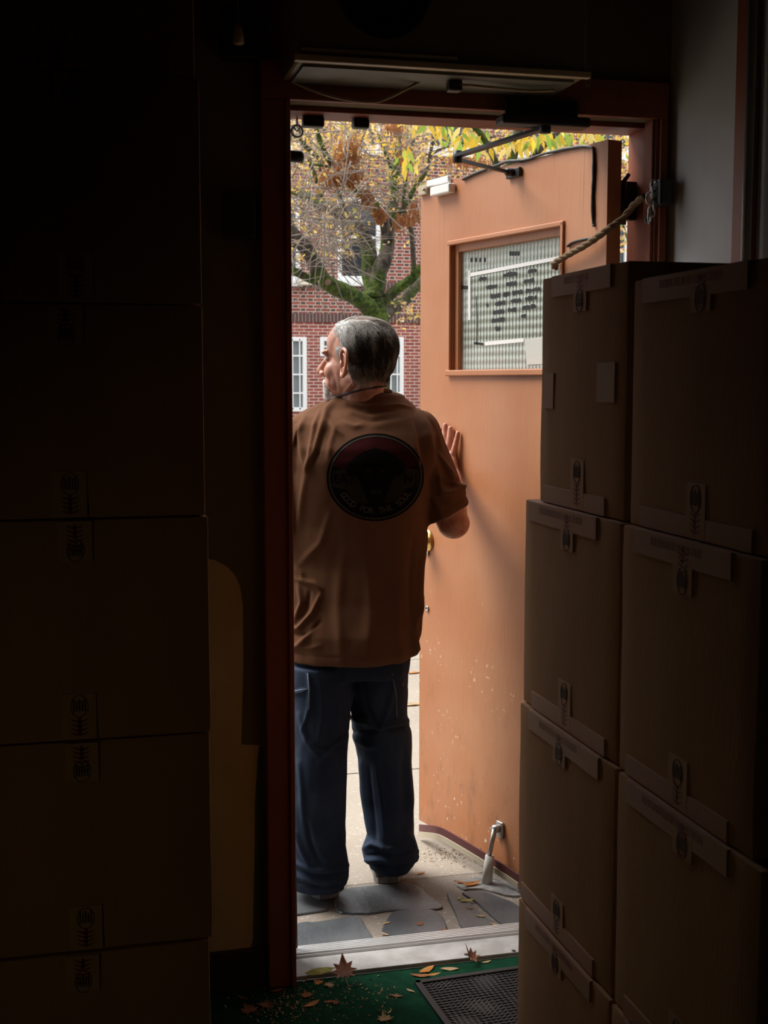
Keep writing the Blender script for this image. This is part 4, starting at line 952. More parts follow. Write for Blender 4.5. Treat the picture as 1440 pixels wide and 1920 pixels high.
# ------------------------------------------------------------------ the man in the doorway
random.seed(3)
man = empty('person', (.80, 3.50, 0), 'grey-haired person in brown t-shirt and jeans standing in the doorway, hand on the door', 'person')
VD = Vector((.222, .975, 0)); RD = Vector((.975, -.222, 0)); UZ = Vector((0, 0, 1))
def ball(bm, c, r, rot=None, sub=3):
    M_ = Matrix.Translation(c) @ (rot.to_4x4() if rot is not None else Matrix()) @ Matrix.Diagonal((*(r if hasattr(r, '__len__') else (r, r, r)), 1))
    bmesh.ops.create_icosphere(bm, subdivisions=sub, radius=1, matrix=M_)
def cap(bm, a, b_, ra_, rb_, n_=None):
    a, b_ = Vector(a), Vector(b_); L = (b_ - a).length; t = (b_ - a) / L; u_ = t.orthogonal().normalized(); v_ = t.cross(u_); seg = 20
    prof = []
    for k in range(6): q = math.pi / 2 * (1 - k / 5); prof.append((-math.sin(q) * ra_, math.cos(q) * ra_))
    for k in range(6): q = math.pi / 2 * k / 5; prof.append((L + math.sin(q) * rb_, math.cos(q) * rb_))
    rings = [[bm.verts.new(a + t * z_ + (u_ * math.cos(w_) + v_ * math.sin(w_)) * max(r_, 1e-4)) for w_ in (2 * math.pi * k / seg for k in range(seg))] for z_, r_ in prof]
    for p, q in zip(rings, rings[1:]):
        for k in range(seg): bm.faces.new((p[k], p[(k + 1) % seg], q[(k + 1) % seg], q[k]))
    bm.faces.new(rings[0][::-1]); bm.faces.new(rings[-1])
def loft(bm, rings_, seg=40):
    """rings: (centre, axis_a, axis_b, a, b, power)"""
    rr = []
    for c, A, B, a, b_, pw in rings_:
        ring = []
        for k in range(seg):
            w_ = 2 * math.pi * k / seg; x, y_ = math.cos(w_), math.sin(w_)
            x = math.copysign(abs(x) ** pw, x); y_ = math.copysign(abs(y_) ** pw, y_); ring.append(bm.verts.new(c + A * x * a + B * y_ * b_))
        rr.append(ring)
    for p, q in zip(rr, rr[1:]):
        for k in range(seg): bm.faces.new((p[k], p[(k + 1) % seg], q[(k + 1) % seg], q[k]))
    bm.faces.new(rr[0][::-1]); bm.faces.new(rr[-1])
def fuse(bm, vox, it=4, fac=.5):
    bmesh.ops.recalc_face_normals(bm, faces=bm.faces[:]); me = bpy.data.meshes.new('tmp'); bm.to_mesh(me); bm.free()
    o = bpy.data.objects.new('tmp', me); C.objects.link(o)
    m_ = o.modifiers.new('r', 'REMESH'); m_.mode = 'VOXEL'; m_.voxel_size = vox; m_.adaptivity = 0
    if it: s_ = o.modifiers.new('s', 'SMOOTH'); s_.factor = fac; s_.iterations = it
    dg = bpy.context.evaluated_depsgraph_get(); dg.update(); r_ = bpy.data.meshes.new_from_object(o.evaluated_get(dg)); bpy.data.objects.remove(o); bpy.data.meshes.remove(me); return r_
def get(me): a = np.empty(len(me.vertices) * 3); me.vertices.foreach_get('co', a); return a.reshape(-1, 3)
def normals(me): a = np.empty(len(me.vertices) * 3); me.vertices.foreach_get('normal', a); return a.reshape(-1, 3)
def setco(me, a): me.vertices.foreach_set('co', a.ravel()); me.update()
def seglines(X, Y, lines, facing):
    """height field of crease ridges given as image polylines (x, y); returns metres along the normal"""
    d = np.zeros(len(X))
    for pts, wd, amp in lines:
        best = np.full(len(X), 1e9); tb_ = np.zeros(len(X)); n_ = len(pts) - 1
        for i in range(n_):
            ax, ay = pts[i]; bx_, by = pts[i + 1]; dx, dy = bx_ - ax, by - ay; L2 = dx * dx + dy * dy
            t = np.clip(((X - ax) * dx + (Y - ay) * dy) / L2, 0, 1); q = np.hypot(X - ax - t * dx, Y - ay - t * dy)
            m_ = q < best; best = np.where(m_, q, best); tb_ = np.where(m_, (i + t) / n_, tb_)
        env = np.clip(np.sin(np.pi * np.clip(tb_ * .9 + .05, 0, 1)), 0, 1) ** .5
        d += amp * np.exp(-(best / wd) ** 2) * env
    return d * facing
def vnoise(P, s, seed):
    return np.array([noise.noise(Vector((p[0] * s[0] + seed, p[1] * s[1], p[2] * s[2]))) for p in P])

# --- head frame: f forward, l towards his left ear
fdir = Vector((-.731, .682, 0)).normalized(); ldir = Vector((-fdir.y, fdir.x, 0)); HC = atY(668, 668, 3.49); HC = Vector((HC.x, 3.49, 1.543))
TILT = Matrix.Rotation(R(-3), 3, ldir)
MH = Matrix((fdir, ldir, UZ)).transposed()           # local (f, l, z) -> world
def hp(f_, l_, z_): return HC + MH @ Vector((f_, l_, z_))
body = bmesh.new()
def hb(c, r, yaw=0, pit=0): ball(body, hp(*c), r, MH @ Matrix.Rotation(yaw, 3, 'Z') @ Matrix.Rotation(pit, 3, 'Y'))
hb((-.020, 0, .030), (.096, .074, .080)); hb((.030, 0, .040), (.056, .060, .058)); hb((-.045, 0, .000), (.062, .060, .062))
hb((.028, 0, -.040), (.060, .056, .072)); hb((.036, 0, -.086), (.046, .040, .026)); hb((.070, 0, -.100), (.020, .020, .017))
hb((.000, .030, -.062), (.040, .026, .030)); hb((.000, -.030, -.062), (.040, .026, .030))
for sg in (-1, 1):
    hb((.080, sg * .026, .016), (.012, .024, .008)); hb((.058, sg * .034, -.036), (.024, .022, .026)); hb((.070, sg * .030, -.003), (.012, .014, .011)); hb((.103, sg * .012, -.043), (.010, .008, .008))
    hb((.055, sg * .028, -.068), (.026, .020, .024))
cap(body, hp(.086, 0, .008), hp(.119, 0, -.036), .008, .0115); hb((.098, 0, -.046), (.014, .010, .008))
hb((.090, 0, -.066), (.012, .024, .007)); hb((.088, 0, -.078), (.012, .022, .007)); hb((.080, 0, -.058), (.016, .026, .014))
# neck, shoulders, trunk (under the shirt)
NB = Vector((.805, 3.53, 1.395))
cap(body, NB, hp(-.028, 0, -.02), .070, .058); cap(body, NB + Vector((0, .03, .0)), hp(.012, 0, -.075), .060, .040)
for a, b_, r_ in (((.030, .052, -.045), (.02, .0, -.15), .013), ((-.045, .045, -.050), (-.06, .05, -.13), .012)): pass
q = hp(-.035, .050, -.040); cap(body, q, Vector((.775, 3.55, 1.40)), .020, .022)
for a_, r_ in (((.745, 3.53, 1.355), .040), ((.88, 3.53, 1.355), .040)): cap(body, NB, a_, .055, r_)
SL = Vector((.622, 3.52, 1.312)); SR = Vector((.965, 3.49, 1.335))
cap(body, (.69, 3.53, 1.27), (.90, 3.52, 1.28), .085, .085); cap(body, (.79, 3.53, 1.25), (.79, 3.53, 1.05), .125, .120); cap(body, (.79, 3.53, 1.05), (.78, 3.53, .90), .12, .11)
cap(body, (.71, 3.50, .85), (.685, 3.47, .5), .07, .05); cap(body, (.865, 3.54, .85), (.885, 3.55, .5), .07, .05); cap(body, (.685, 3.47, .5), (.69, 3.49, .10), .05, .038); cap(body, (.885, 3.55, .5), (.895, 3.57, .12), .058, .040)
cap(body, (.70, 3.47, .07), (.69, 3.62, .05), .035, .035); cap(body, (.895, 3.57, .08), (.91, 3.72, .05), .035, .035)
cap(body, SL, (.69, 3.52, 1.29), .052, .06); cap(body, SR, (.90, 3.51, 1.30), .052, .06)
# left arm hangs down in front of the pocket, hand out of sight beside the jamb
EL = Vector((.575, 3.53, 1.06)); WL = Vector((.575, 3.66, .86)); cap(body, SL, EL, .050, .044); cap(body, EL, WL, .045, .028)
# right arm: elbow out, forearm up, palm flat on the door
EPX = atY(847, 962, 3.48); ER = Vector((EPX.x, 3.48, 1.088))
def dp(s_, z_, off): return MD @ Vector((s_, off, z_))
WR = dp(.668, 1.195, .034)
cap(body, SR, ER, .054, .047); ball(body, ER + Vector((.004, -.004, -.012)), (.047, .047, .045)); cap(body, ER, ER.lerp(WR, .45), .046, .042); cap(body, ER.lerp(WR, .4), WR, .042, .027)
# palm and fingers on the door face
def chain(pts, rs):
    for a, b_, r0, r1 in zip(pts, pts[1:], rs, rs[1:]): cap(body, a, b_, r0, r1)
kn_ = [(.690, 1.250), (.712, 1.262), (.735, 1.268), (.757, 1.264)]
for s_, z_ in kn_: cap(body, WR, dp(s_, z_, .020), .022, .0125)
cap(body, dp(.690, 1.235, .018), dp(.752, 1.245, .018), .0145, .0145)
fl = [((.682, 1.282, .016), (.678, 1.306, .012), (.676, 1.324, .0095)), ((.713, 1.294, .017), (.717, 1.319, .0125), (.719, 1.337, .010)), ((.741, 1.300, .017), (.746, 1.326, .0125), (.748, 1.345, .010)), ((.768, 1.292, .016), (.774, 1.314, .0125), (.777, 1.330, .010))]
for (s_, z_), f_, r_ in zip(kn_, fl, (.0088, .0098, .0100, .0098)): chain([dp(s_, z_, .0215)] + [dp(*q) for q in f_], [r_ * 1.18, r_ * 1.08, r_ * .98, r_ * .84])
chain([dp(.715, 1.205, .026), dp(.752, 1.222, .020), dp(.785, 1.244, .014), dp(.806, 1.266, .011)], [.016, .0135, .0115, .0095])
# left hand, five fingers, relaxed
cap(body, WL, WL + Vector((.0, .045, -.075)), .027, .026)
for k in range(4):
    b0 = WL + Vector((.012 - .0, .022 + k * .020, -.095 + k * .006)); chain([b0, b0 + Vector((.004, .014, -.032)), b0 + Vector((.014, .016, -.055)), b0 + Vector((.026, .010, -.070))], [.010, .0095, .0085, .0075])
chain([WL + Vector((.01, .06, -.03)), WL + Vector((.024, .09, -.052)), WL + Vector((.03, .10, -.078))], [.0125, .011, .009])
bme = fuse(body, .0034, 5, .5)
V = get(bme); N = normals(bme)
# neck creases and cheek folds
X, Y = px_np(V); face = np.clip(-(N @ np.array(VD)) * 2 + .3, 0, 1)
dd = seglines(X, Y, [([(668, 712), (652, 728), (642, 740)], 3, .0025), ([(676, 716), (660, 732), (650, 742)], 2, -.003), ([(684, 716), (668, 734)], 2.5, .002), ([(626, 700), (630, 722), (632, 738)], 2.5, -.0015), ([(618, 706), (619, 722), (626, 742)], 2, -.0012),
     ([(845, 860), (850, 880)], 2, .001)], face)
V = V + N * dd[:, None]; setco(bme, V)
headm = MH.inverted().to_4x4() @ Matrix.Translation(-HC)
bm = bmesh.new(); bm.from_mesh(bme)
# ears: outer helix, antihelix, lobe and bowl, joined to the body mesh
for sg in (1, -1):
    EO = Vector((-.012, sg * .0745, -.016))
    EU = Matrix((Vector((1, 0, 0)), Vector((0, 1, 0)), Vector((0, 0, 1))))
    def ep(x, z_, o_=0):                                   # ear plane: x forward, z up, o out; plane flares out at the rear
        return HC + MH @ (EO + Vector((x * 1.15, sg * (o_ + (.012 - x * .85)), z_ * 1.02)))
    hel = [(.010, .004, .000), (.012, .020, .003), (.006, .034, .005), (-.006, .038, .007), (-.018, .030, .008), (-.021, .014, .008), (-.018, -.004, .008), (-.012, -.018, .007), (-.003, -.030, .005), (.006, -.032, .003), (.010, -.022, .001), (.009, -.012, .0)]
    add_tube(bm, catmull([ep(*h) for h in hel], 5), lerp_list([.003, .0042, .0046, .0046, .0044, .0042, .004, .0042, .006, .0066, .005, .003], 56), 10)
    add_tube(bm, catmull([ep(-.002, .026, .003), ep(-.010, .016, .004), ep(-.012, .0, .004), ep(-.006, -.014, .004), ep(.003, -.018, .003)], 5), .0032, 8)
    add_tube(bm, catmull([ep(.011, .006, .002), ep(.009, -.002, .006), ep(.009, -.010, .003)], 4), .0036, 8)
    bowl = []
    cc = bm.verts.new(ep(-.004, .0, -.006)); ring = [bm.verts.new(ep(-.004 + .016 * math.cos(t), .004 + .033 * math.sin(t) * 1.0, .001)) for t in np.linspace(0, 2 * math.pi, 20, endpoint=False)]
    for k in range(20): bm.faces.new((ring[k], ring[(k + 1) % 20], cc))
    ball(bm, ep(-.006, -.020, .001), (.009, .005, .014), MH)
bme2 = bpy.data.meshes.new('body'); bm.to_mesh(bme2); bm.free()
bodyo = link('body', bme2, M_skin, man, True)

# --- eyes
for sg in (1, -1):
    bm = bmesh.new(); ball(bm, hp(.072, sg * .030, -.002), .0115, None, 3); e = bm_obj('eye', bm, mat('eye_white', (.75, .72, .68), .2), man, True)
# --- hair: under-layer shell and combed strands
bt = BVHTree.FromPolygons([Vector(v) for v in V], [tuple(p.vertices) for p in bme.polygons])
Vl = (V - np.array(HC)) @ np.array(MH)                  # local coordinates
def hairmask(p):
    f_, l_, z_ = p[:, 0], p[:, 1], p[:, 2]; al = np.abs(l_)
    top = (z_ > .062 - .30 * np.clip(-f_, 0, .1)) & (f_ < .058 - .95 * np.clip(al - .018, 0, .1))
    back = (f_ < -.018) & (z_ > -.030 + np.clip(f_ + .02, -.02, 0) * .6)
    side = (f_ < .008) & (z_ > .018)
    burn = (f_ > -.002) & (f_ < .020 + .25 * np.clip(z_, 0, .03)) & (z_ > -.020) & (z_ < .03) & (al > .045)
    behind = (f_ < -.022) & (f_ > -.066) & (z_ > -.056) & (al > .038)
    return (top | back | side | burn | behind)
near = (np.abs(Vl[:, 0]) < .16) & (np.abs(Vl[:, 1]) < .12) & (Vl[:, 2] > -.08) & (Vl[:, 2] < .15)
hm = hairmask(Vl) & near
# scalp shell
idx = {}; vs = []; fs = []
for p in bme.polygons:
    if all(hm[i] and not (Vl[i][2] > .092 and -.085 < Vl[i][0] < .03) for i in p.vertices):
        for i in p.vertices:
            if i not in idx: idx[i] = len(vs); vs.append(i)
        fs.append(tuple(idx[i] for i in p.vertices))
Nl = N @ np.array(MH)
def thick(p): return .0045 + .0045 * min(1, max(0, -p[0] * 14)) - .003 * (p[2] > .098)
SV = [Vector(V[i]) + Vector(N[i]) * (thick(Vl[i]) + .0018 * noise.noise(Vector((Vl[i][0] * 60, Vl[i][1] * 60, Vl[i][2] * 22)))) for i in vs]
def haircol(p):
    f_, l_, z_ = p; k = .5 + .95 * noise.noise(Vector((f_ * 85, l_ * 85, z_ * 20))) + random.gauss(0, .13)
    if z_ > .095 and f_ > -.075: base = (.66, .62, .57) if k < .8 else (.40, .36, .32)
    elif f_ > .000: base = (.82, .81, .79) if k < .85 else (.5, .48, .45)
    elif f_ < -.02 and abs(l_) > .03 and z_ < -.038: base = (.60, .57, .52) if k < .8 else (.3, .28, .25)
    elif f_ > -.035 or z_ > .075: base = (.50, .47, .43) if k < .6 else (.16, .14, .12)
    else: base = (.045, .036, .03) if k < .66 else (.38, .35, .31)
    j = random.uniform(.8, 1.15); return tuple(c * j for c in base)
me = bpy.data.meshes.new('hair'); 
cols = [tuple(  .7 * c for c in haircol(Vl[i])) for i in vs]
vv = [tuple(v) for v in SV]; ff = list(fs)
M_hair = attr_mat('grey_hair', .6)
hv = np.where(hm)[0]
for s_i in range(12000):
    i = int(hv[int(rng.integers(len(hv)))]); p = Vector(V[i]) + Vector(N[i]) * thick(Vl[i]) * .6; l0 = Vl[i]
    if l0[2] > .100 and abs(l0[0] + .02) < .05 and random.random() < .55: continue      # thin on the crown
    f_, l_, z_ = l0
    # combing: down and backwards at the sides, swept to the side on the top
    if z_ > .085: dl = Vector((-.75, -.5 * (1 if l_ < .03 else -1), .05))
    elif abs(l_) > .045 and f_ > -.04: dl = Vector((-.55, 0, -.75))
    else: dl = Vector((-.12 + .8 * random.gauss(0, .15), -.12 * np.sign(l_), -1))
    dl = dl + Vector((random.gauss(0, .22), random.gauss(0, .22), random.gauss(0, .18)))
    d = (MH @ dl).normalized(); L = random.uniform(.018, .042); n_ = 4; r_ = random.uniform(.00035, .00075); col = haircol(l0)
    pts = [p.copy()]
    for k in range(n_):
        h_ = bt.find_nearest(p)
        if h_[0] is None: break
        nn_ = Vector(h_[1]); d = (d - nn_ * d.dot(nn_)).normalized(); p = p + d * L / n_
        loc, nn_, _, ds = bt.find_nearest(p); p = loc + nn_ * (thick(l0) + .0009 * k + random.uniform(0, .0022)); pts.append(p.copy())
    if len(pts) < 4: continue
    base_i = len(vv)
    for k, q in enumerate(pts):
        t = (pts[min(k + 1, len(pts) - 1)] - pts[max(k - 1, 0)]).normalized(); u_ = t.orthogonal().normalized(); w_ = t.cross(u_); rk = r_ * (1 - .7 * k / (len(pts) - 1))
        for a in (0, 2.094, 4.189): vv.append(tuple(q + (u_ * math.cos(a) + w_ * math.sin(a)) * rk)); cols.append(col)
    for k in range(len(pts) - 1):
        for a in range(3): b0 = base_i + k * 3; ff.append((b0 + a, b0 + (a + 1) % 3, b0 + 3 + (a + 1) % 3, b0 + 3 + a))
me.from_pydata(vv, [], ff); at = me.color_attributes.new('col', 'FLOAT_COLOR', 'POINT'); at.data.foreach_set('color', np.array([(*c, 1) for c in cols]).ravel())
hair = link('hair', me, M_hair, man, True)
# --- white goatee and brows
bm = bmesh.new(); ball(bm, hp(.074, 0, -.104), (.027, .030, .020), MH); ball(bm, hp(.084, 0, -.092), (.014, .024, .014), MH); ball(bm, hp(.060, 0, -.112), (.024, .028, .012), MH); ball(bm, hp(.092, .013, -.064), (.007, .014, .006), MH); ball(bm, hp(.092, -.013, -.064), (.007, .014, .006), MH)
for sg in (1, -1): cap(bm, hp(.088, sg * .024, -.068), hp(.080, sg * .026, -.098), .006, .009)
g = fuse(bm, .0025, 2); gv = get(g); gn = normals(g)
vv = [tuple(v + n_ * .0012 * noise.noise(Vector(v * 300))) for v, n_ in zip(gv, gn)]; ff = [tuple(p.vertices) for p in g.polygons]; cols = [(.80, .79, .76)] * len(vv)
for k in range(1500):
    i = int(rng.integers(len(gv))); p = Vector(gv[i]); n0 = Vector(gn[i]); d = (n0 * .5 + Vector((0, 0, -1)) + Vector(rng.normal(0, .25, 3))).normalized(); L = random.uniform(.005, .011); s_ = d.orthogonal().normalized() * .00035
    j = len(vv); vv += [tuple(p - s_), tuple(p + s_), tuple(p + d * L)]; ff.append((j, j + 1, j + 2)); cols += [(.85, .84, .81)] * 3
me = bpy.data.meshes.new('beard'); me.from_pydata(vv, [], ff); at = me.color_attributes.new('col', 'FLOAT_COLOR', 'POINT'); at.data.foreach_set('color', np.array([(*c, 1) for c in cols]).ravel())
link('beard', me, attr_mat('white_beard', .6, .15), man, True)
for sg in (1, -1):
    bm = bmesh.new(); add_tube(bm, catmull([hp(.092, sg * .012, .016), hp(.091, sg * .026, .021), hp(.080, sg * .038, .018)], 4), .0020, 8); bm_obj('eyebrow', bm, mat('grey_brow', (.55, .52, .48), .8), man, True)
# --- black cord round the neck
nc = []
for k in range(33):
    a = 2 * math.pi * k / 32; o_ = Vector((math.cos(a), math.sin(a), 0)); c_ = Vector((.812, 3.525, 1.466 - .040 * (.5 + .5 * o_.dot(fdir)))); hit = bt.ray_cast(c_ + o_ * .2, -o_)
    p = hit[0] if hit[0] is not None else c_ + o_ * .07; nc.append(p + o_ * .0025)
bm = bmesh.new(); add_tube(bm, nc, .0028, 8, cap=False); bm_obj('neck_cord', bm, mat('black_cord', (.012, .012, .02), .6), man, True)
bpy.data.meshes.remove(bme)

# --- t-shirt
def row(y_, xl, xr, Y_, ry, pw=1.0, tilt=0):
    a, b_ = atY(xl, y_, Y_ + .02), atY(xr, y_, Y_ - .02); c = (a + b_) / 2; w_ = (b_ - a).dot(RD) / 2
    A = RD + UZ * ((b_.z - a.z) / (2 * w_) if tilt else 0); return (c, RD.copy(), VD.copy(), w_, ry, pw)
sb = bmesh.new()
R_ = [(1230, 536, 768, 3.50, .150, .9), (1212, 534, 784, 3.50, .156, .88), (1178, 532, 789, 3.50, .158, .88), (1120, 530, 794, 3.51, .148, .88), (1050, 532, 798, 3.52, .146, .88), (980, 534, 802, 3.52, .152, .88), (910, 536, 806, 3.505, .166, .88), (862, 537, 812, 3.50, .172, .88), (838, 537, 814, 3.50, .162, .88),
      (815, 536, 818, 3.505, .144, .9), (795, 536, 808, 3.51, .124, .92), (780, 548, 796, 3.52, .107, .95), (766, 577, 782, 3.53, .094, 1), (754, 606, 770, 3.53, .085, 1), (744, 632, 757, 3.53, .082, 1), (736, 650, 746, 3.53, .074, 1)]
loft(sb, [row(*r_) for r_ in R_], 48)
ball(sb, (SR.x - .012, SR.y, SR.z + .0), (.066, .066, .062)); ball(sb, (SL.x + .0, SL.y, SL.z + .004), (.068, .068, .062))
hemR = ER + (ER - SR).normalized() * -.018
cap(sb, SR, ER.lerp(SR, .35), .064, .062)
ax = (hemR - SR).normalized(); s1 = ax.cross(VD).normalized(); s2 = ax.cross(s1).normalized()
hp0 = (atY(803, 984, 3.46) + atY(877, 944, 3.46)) / 2
loft(sb, [(SR.copy(), RD, VD, .060, .066, 1), (SR.lerp(hp0, .45), (RD + UZ * .25).normalized(), VD, .064, .068, 1), (SR.lerp(hp0, .8), (RD + UZ * .45).normalized(), VD, .066, .070, 1), (hp0, (RD + UZ * .55).normalized(), VD, .068, .070, 1)], 32)
loft(sb, [(SL.copy(), RD, VD, .062, .066, 1), (SL.lerp(EL, .6), RD, VD, .062, .068, 1), (EL + Vector((0, 0, .0)), RD, VD, .060, .070, 1)], 32)
sm = fuse(sb, .0052, 6, .5); V = get(sm); N = normals(sm); X, Y = px_np(V)
back = np.clip(-(N @ np.array(VD)) * 2.2 + .35, 0, 1)
ln = [([(628, 752), (612, 770), (605, 800), (592, 850), (578, 882)], 6, .008), ([(600, 770), (590, 800), (584, 840), (577, 880)], 4, .006), ([(572, 782), (562, 810), (568, 850), (574, 876)], 5, .006), ([(556, 800), (552, 830), (551, 880)], 4, .006),
 ([(606, 812), (596, 850), (582, 878)], 4, -.006), ([(575, 885), (568, 930), (560, 990)], 6, .004), ([(618, 790), (628, 806), (640, 815)], 4, .0035), ([(630, 800), (620, 830), (616, 860)], 5, .003), ([(640, 790), (665, 800), (680, 796)], 5, .003),
 ([(655, 762), (690, 773), (735, 770)], 5, -.005), ([(665, 778), (700, 788), (740, 782)], 5, -.004), ([(648, 754), (690, 764), (745, 760), (770, 764)], 3, .004), ([(700, 800), (760, 790), (775, 785)], 6, .002),
 ([(786, 770), (800, 805), (808, 850), (812, 890)], 5, .007), ([(776, 775), (786, 810), (796, 860), (800, 900)], 5, -.006), ([(800, 775), (818, 810), (830, 845)], 4, .004), ([(768, 790), (778, 830), (788, 880)], 5, .004),
 ([(838, 880), (852, 905), (872, 918), (878, 930)], 4, .006), ([(826, 925), (850, 922), (868, 912)], 4, .006), ([(828, 905), (845, 908), (860, 900)], 4, -.006), ([(815, 860), (822, 890), (830, 920)], 5, .004), ([(820, 940), (850, 945), (872, 930)], 5, -.003), ([(822, 850), (840, 878), (858, 900)], 4, .005), ([(808, 930), (822, 950), (830, 970)], 6, .003),
 ([(552, 1085), (590, 1094), (602, 1106)], 4, .006), ([(556, 1065), (566, 1075), (570, 1085)], 4, .005), ([(560, 1095), (566, 1130), (552, 1165)], 4, .006), ([(600, 1115), (585, 1150), (560, 1178), (550, 1180)], 4, .007), ([(580, 1110), (575, 1140), (562, 1160)], 4, -.005), ([(590, 1170), (570, 1200), (550, 1218)], 5, .006), ([(552, 1190), (575, 1188), (600, 1165)], 4, -.005), ([(555, 1212), (580, 1215), (600, 1212)], 4, .003), ([(620, 960), (600, 1020), (580, 1040), (560, 1060)], 7, .004),
 ([(800, 1000), (790, 1060), (784, 1130), (786, 1190)], 5, .005), ([(775, 1010), (768, 1090), (770, 1180)], 6, -.004), ([(750, 1080), (745, 1160), (752, 1240)], 8, .003), ([(790, 1120), (776, 1170), (780, 1220)], 4, .005), ([(690, 1050), (695, 1150), (688, 1245)], 10, .003), ([(640, 1040), (632, 1140), (640, 1245)], 10, .003), ([(770, 1180), (778, 1215), (772, 1240)], 4, .005)]
d = seglines(X, Y, ln, back) * 1.7
vn = vnoise(V, (9, 9, 3), 4); vn2 = vnoise(V, (26, 26, 11), 8); d += vn * .006 + vn2 * .0022
# ribbed collar, sleeve hem and bottom hem seams
d += .0035 * np.exp(-((V[:, 2] - (1.437)) / .006) ** 2) * (np.hypot(V[:, 0] - .82, V[:, 1] - 3.53) < .11)
hz = V[:, 2].min(); d -= .0016 * np.exp(-((V[:, 2] - hz - .028) / .003) ** 2)
hd = (V - np.array(hp0)) @ np.array((RD * -.48 + UZ * .87)); d -= .0016 * np.exp(-((hd - .022) / .003) ** 2) * (X > 806)
V2 = V + N * d[:, None]; setco(sm, V2)
M_shirt = cloth_mat('brown_cotton', (.15, .068, .034), (.118, .051, .025), 1200, .3, 4)
shirt = link('t_shirt', sm, M_shirt, man, True)
sbt = BVHTree.FromPolygons([Vector(v) for v in V2], [tuple(p.vertices) for p in sm.polygons])
# printed round emblem on the back, its pieces laid on the cloth
EC = atY(704.5, 893, 3.40); 
def on_shirt(u_, w_, off):
    o_ = EC + RD * u_ + UZ * w_ - VD * .3; h_ = sbt.ray_cast(o_, VD)
    return (h_[0] - VD * off) if h_[0] is not None else EC + RD * u_ + UZ * w_
KX, KZ = .133, .119
def decal(name, polys, m, off, parent, grid=.004):
    """polys: 2D closed outlines in emblem units (radius 1)"""
    bm = bmesh.new()
    for P in polys:
        vs_ = [bm.verts.new((x, y_, 0)) for x, y_ in P]
        try: bm.faces.new(vs_)
        except Exception: pass
    bmesh.ops.triangulate(bm, faces=bm.faces[:])
    for _ in range(5):
        le = [e for e in bm.edges if e.calc_length() > .09]
        if not le: break
        bmesh.ops.subdivide_edges(bm, edges=le, cuts=1); bmesh.ops.triangulate(bm, faces=bm.faces[:])
    for v in bm.verts: v.co = on_shirt(v.co.x * KX, v.co.y * KZ, off)
    return bm_obj(name, bm, m, parent, True)
circ = lambda r_, a0=0, a1=360, n_=48: [(r_ * math.cos(R(a)), r_ * math.sin(R(a))) for a in np.linspace(a0, a1, n_, endpoint=(a1 - a0) < 360)]
def band(r0, r1, a0, a1, n_=40): return [circ(r1, a0 + (a1 - a0) * k / n_, a0 + (a1 - a0) * (k + 1) / n_, 2) + circ(r0, a0 + (a1 - a0) * k / n_, a0 + (a1 - a0) * (k + 1) / n_, 2)[::-1] for k in range(n_)]
M_eb = mat('black_shirt_print', (.006, .005, .005), .95, spec=.03); M_er = mat('dark_red_shirt_print', (.028, .005, .005), .95, spec=.03); M_et = mat('tan_shirt_print', (.022, .016, .010), .95, spec=.03); M_el = mat('pale_shirt_print', (.055, .044, .032), .95, spec=.03)
emb = decal('emblem', [circ(1.0, n_=64)], M_eb, .0022, shirt)
tag(emb, label='dark oval print with lettering')
decal('emblem_rim', band(.925, .955, 0, 360, 60), M_el, .0030, shirt)
decal('emblem_red_arc', band(.62, .91, 18, 162, 40), M_er, .0030, shirt)
decal('emblem_field', [[(-.88, .16), (-.55, .24), (-.30, -.1), (-.15, -.6), (-.45, -.52), (-.60, -.26), (-.88, -.20)], [(.88, .16), (.88, -.20), (.60, -.26), (.45, -.52), (.15, -.6), (.30, -.1), (.55, .24)]], M_et, .0030, shirt)
decal('emblem_dog_head', [[(-.22, .62), (.0, .68), (.22, .62), (.36, .52), (.56, .36), (.60, .16), (.48, .02), (.38, .10), (.32, -.10), (.26, -.30), (.14, -.46), (0, -.52), (-.14, -.46), (-.26, -.30), (-.32, -.10), (-.38, .10), (-.48, .02), (-.60, .16), (-.56, .36), (-.36, .52)]], M_eb, .0036, shirt)
decal('emblem_dog_markings', [[(-.22, .18), (-.10, .22), (-.08, .17), (-.20, .13)], [(.08, .22), (.20, .18), (.18, .13), (.07, .17)], [(-.24, .02), (-.12, .06), (-.10, .03), (-.22, -.01)], [(-.12, -.28), (-.02, -.24), (.0, -.34), (.02, -.24), (.12, -.28), (.08, -.36), (-.08, -.36)]], M_et, .0042, shirt)
def letters(s_, size, m, name, place):
    bm = bmesh.new()
    for ch_, (x, y_, rot) in place:
        t_ = text_mesh(ch_, size, .006); b2 = bmesh.new(); b2.from_mesh(t_); bmesh.ops.triangulate(b2, faces=b2.faces[:])
        for v in b2.verts:
            q = Matrix.Rotation(rot, 2) @ Vector((v.co.x * .82, v.co.y)); v.co = Vector((x + q.x, y_ + q.y, 0))
        b2.to_mesh(t_); b2.free(); bm.from_mesh(t_); bpy.data.meshes.remove(t_)
    for v in bm.verts: v.co = on_shirt(v.co.x * KX, v.co.y * KZ, .0048)
    return bm_obj(name, bm, m, shirt)
txt = 'GOOD FOR THE SOUL'; pl_ = []; n_ = len(txt)
for i, ch_ in enumerate(txt):
    a = R(270 - 60 + 120 * i / (n_ - 1)); 
    if ch_ != ' ': pl_.append((ch_, (.76 * math.cos(a), .76 * math.sin(a), a + math.pi / 2)))
letters(txt, .195, M_el, 'emblem_lettering', pl_)
letters('EAT', .30, M_eb, 'emblem_lettering', [(c_, (-.80 + .145 * i, -.02, 0)) for i, c_ in enumerate('EAT')])
letters('NJ', .30, M_eb, 'emblem_lettering', [(c_, (.66 + .17 * i, -.04, 0)) for i, c_ in enumerate('NJ')])
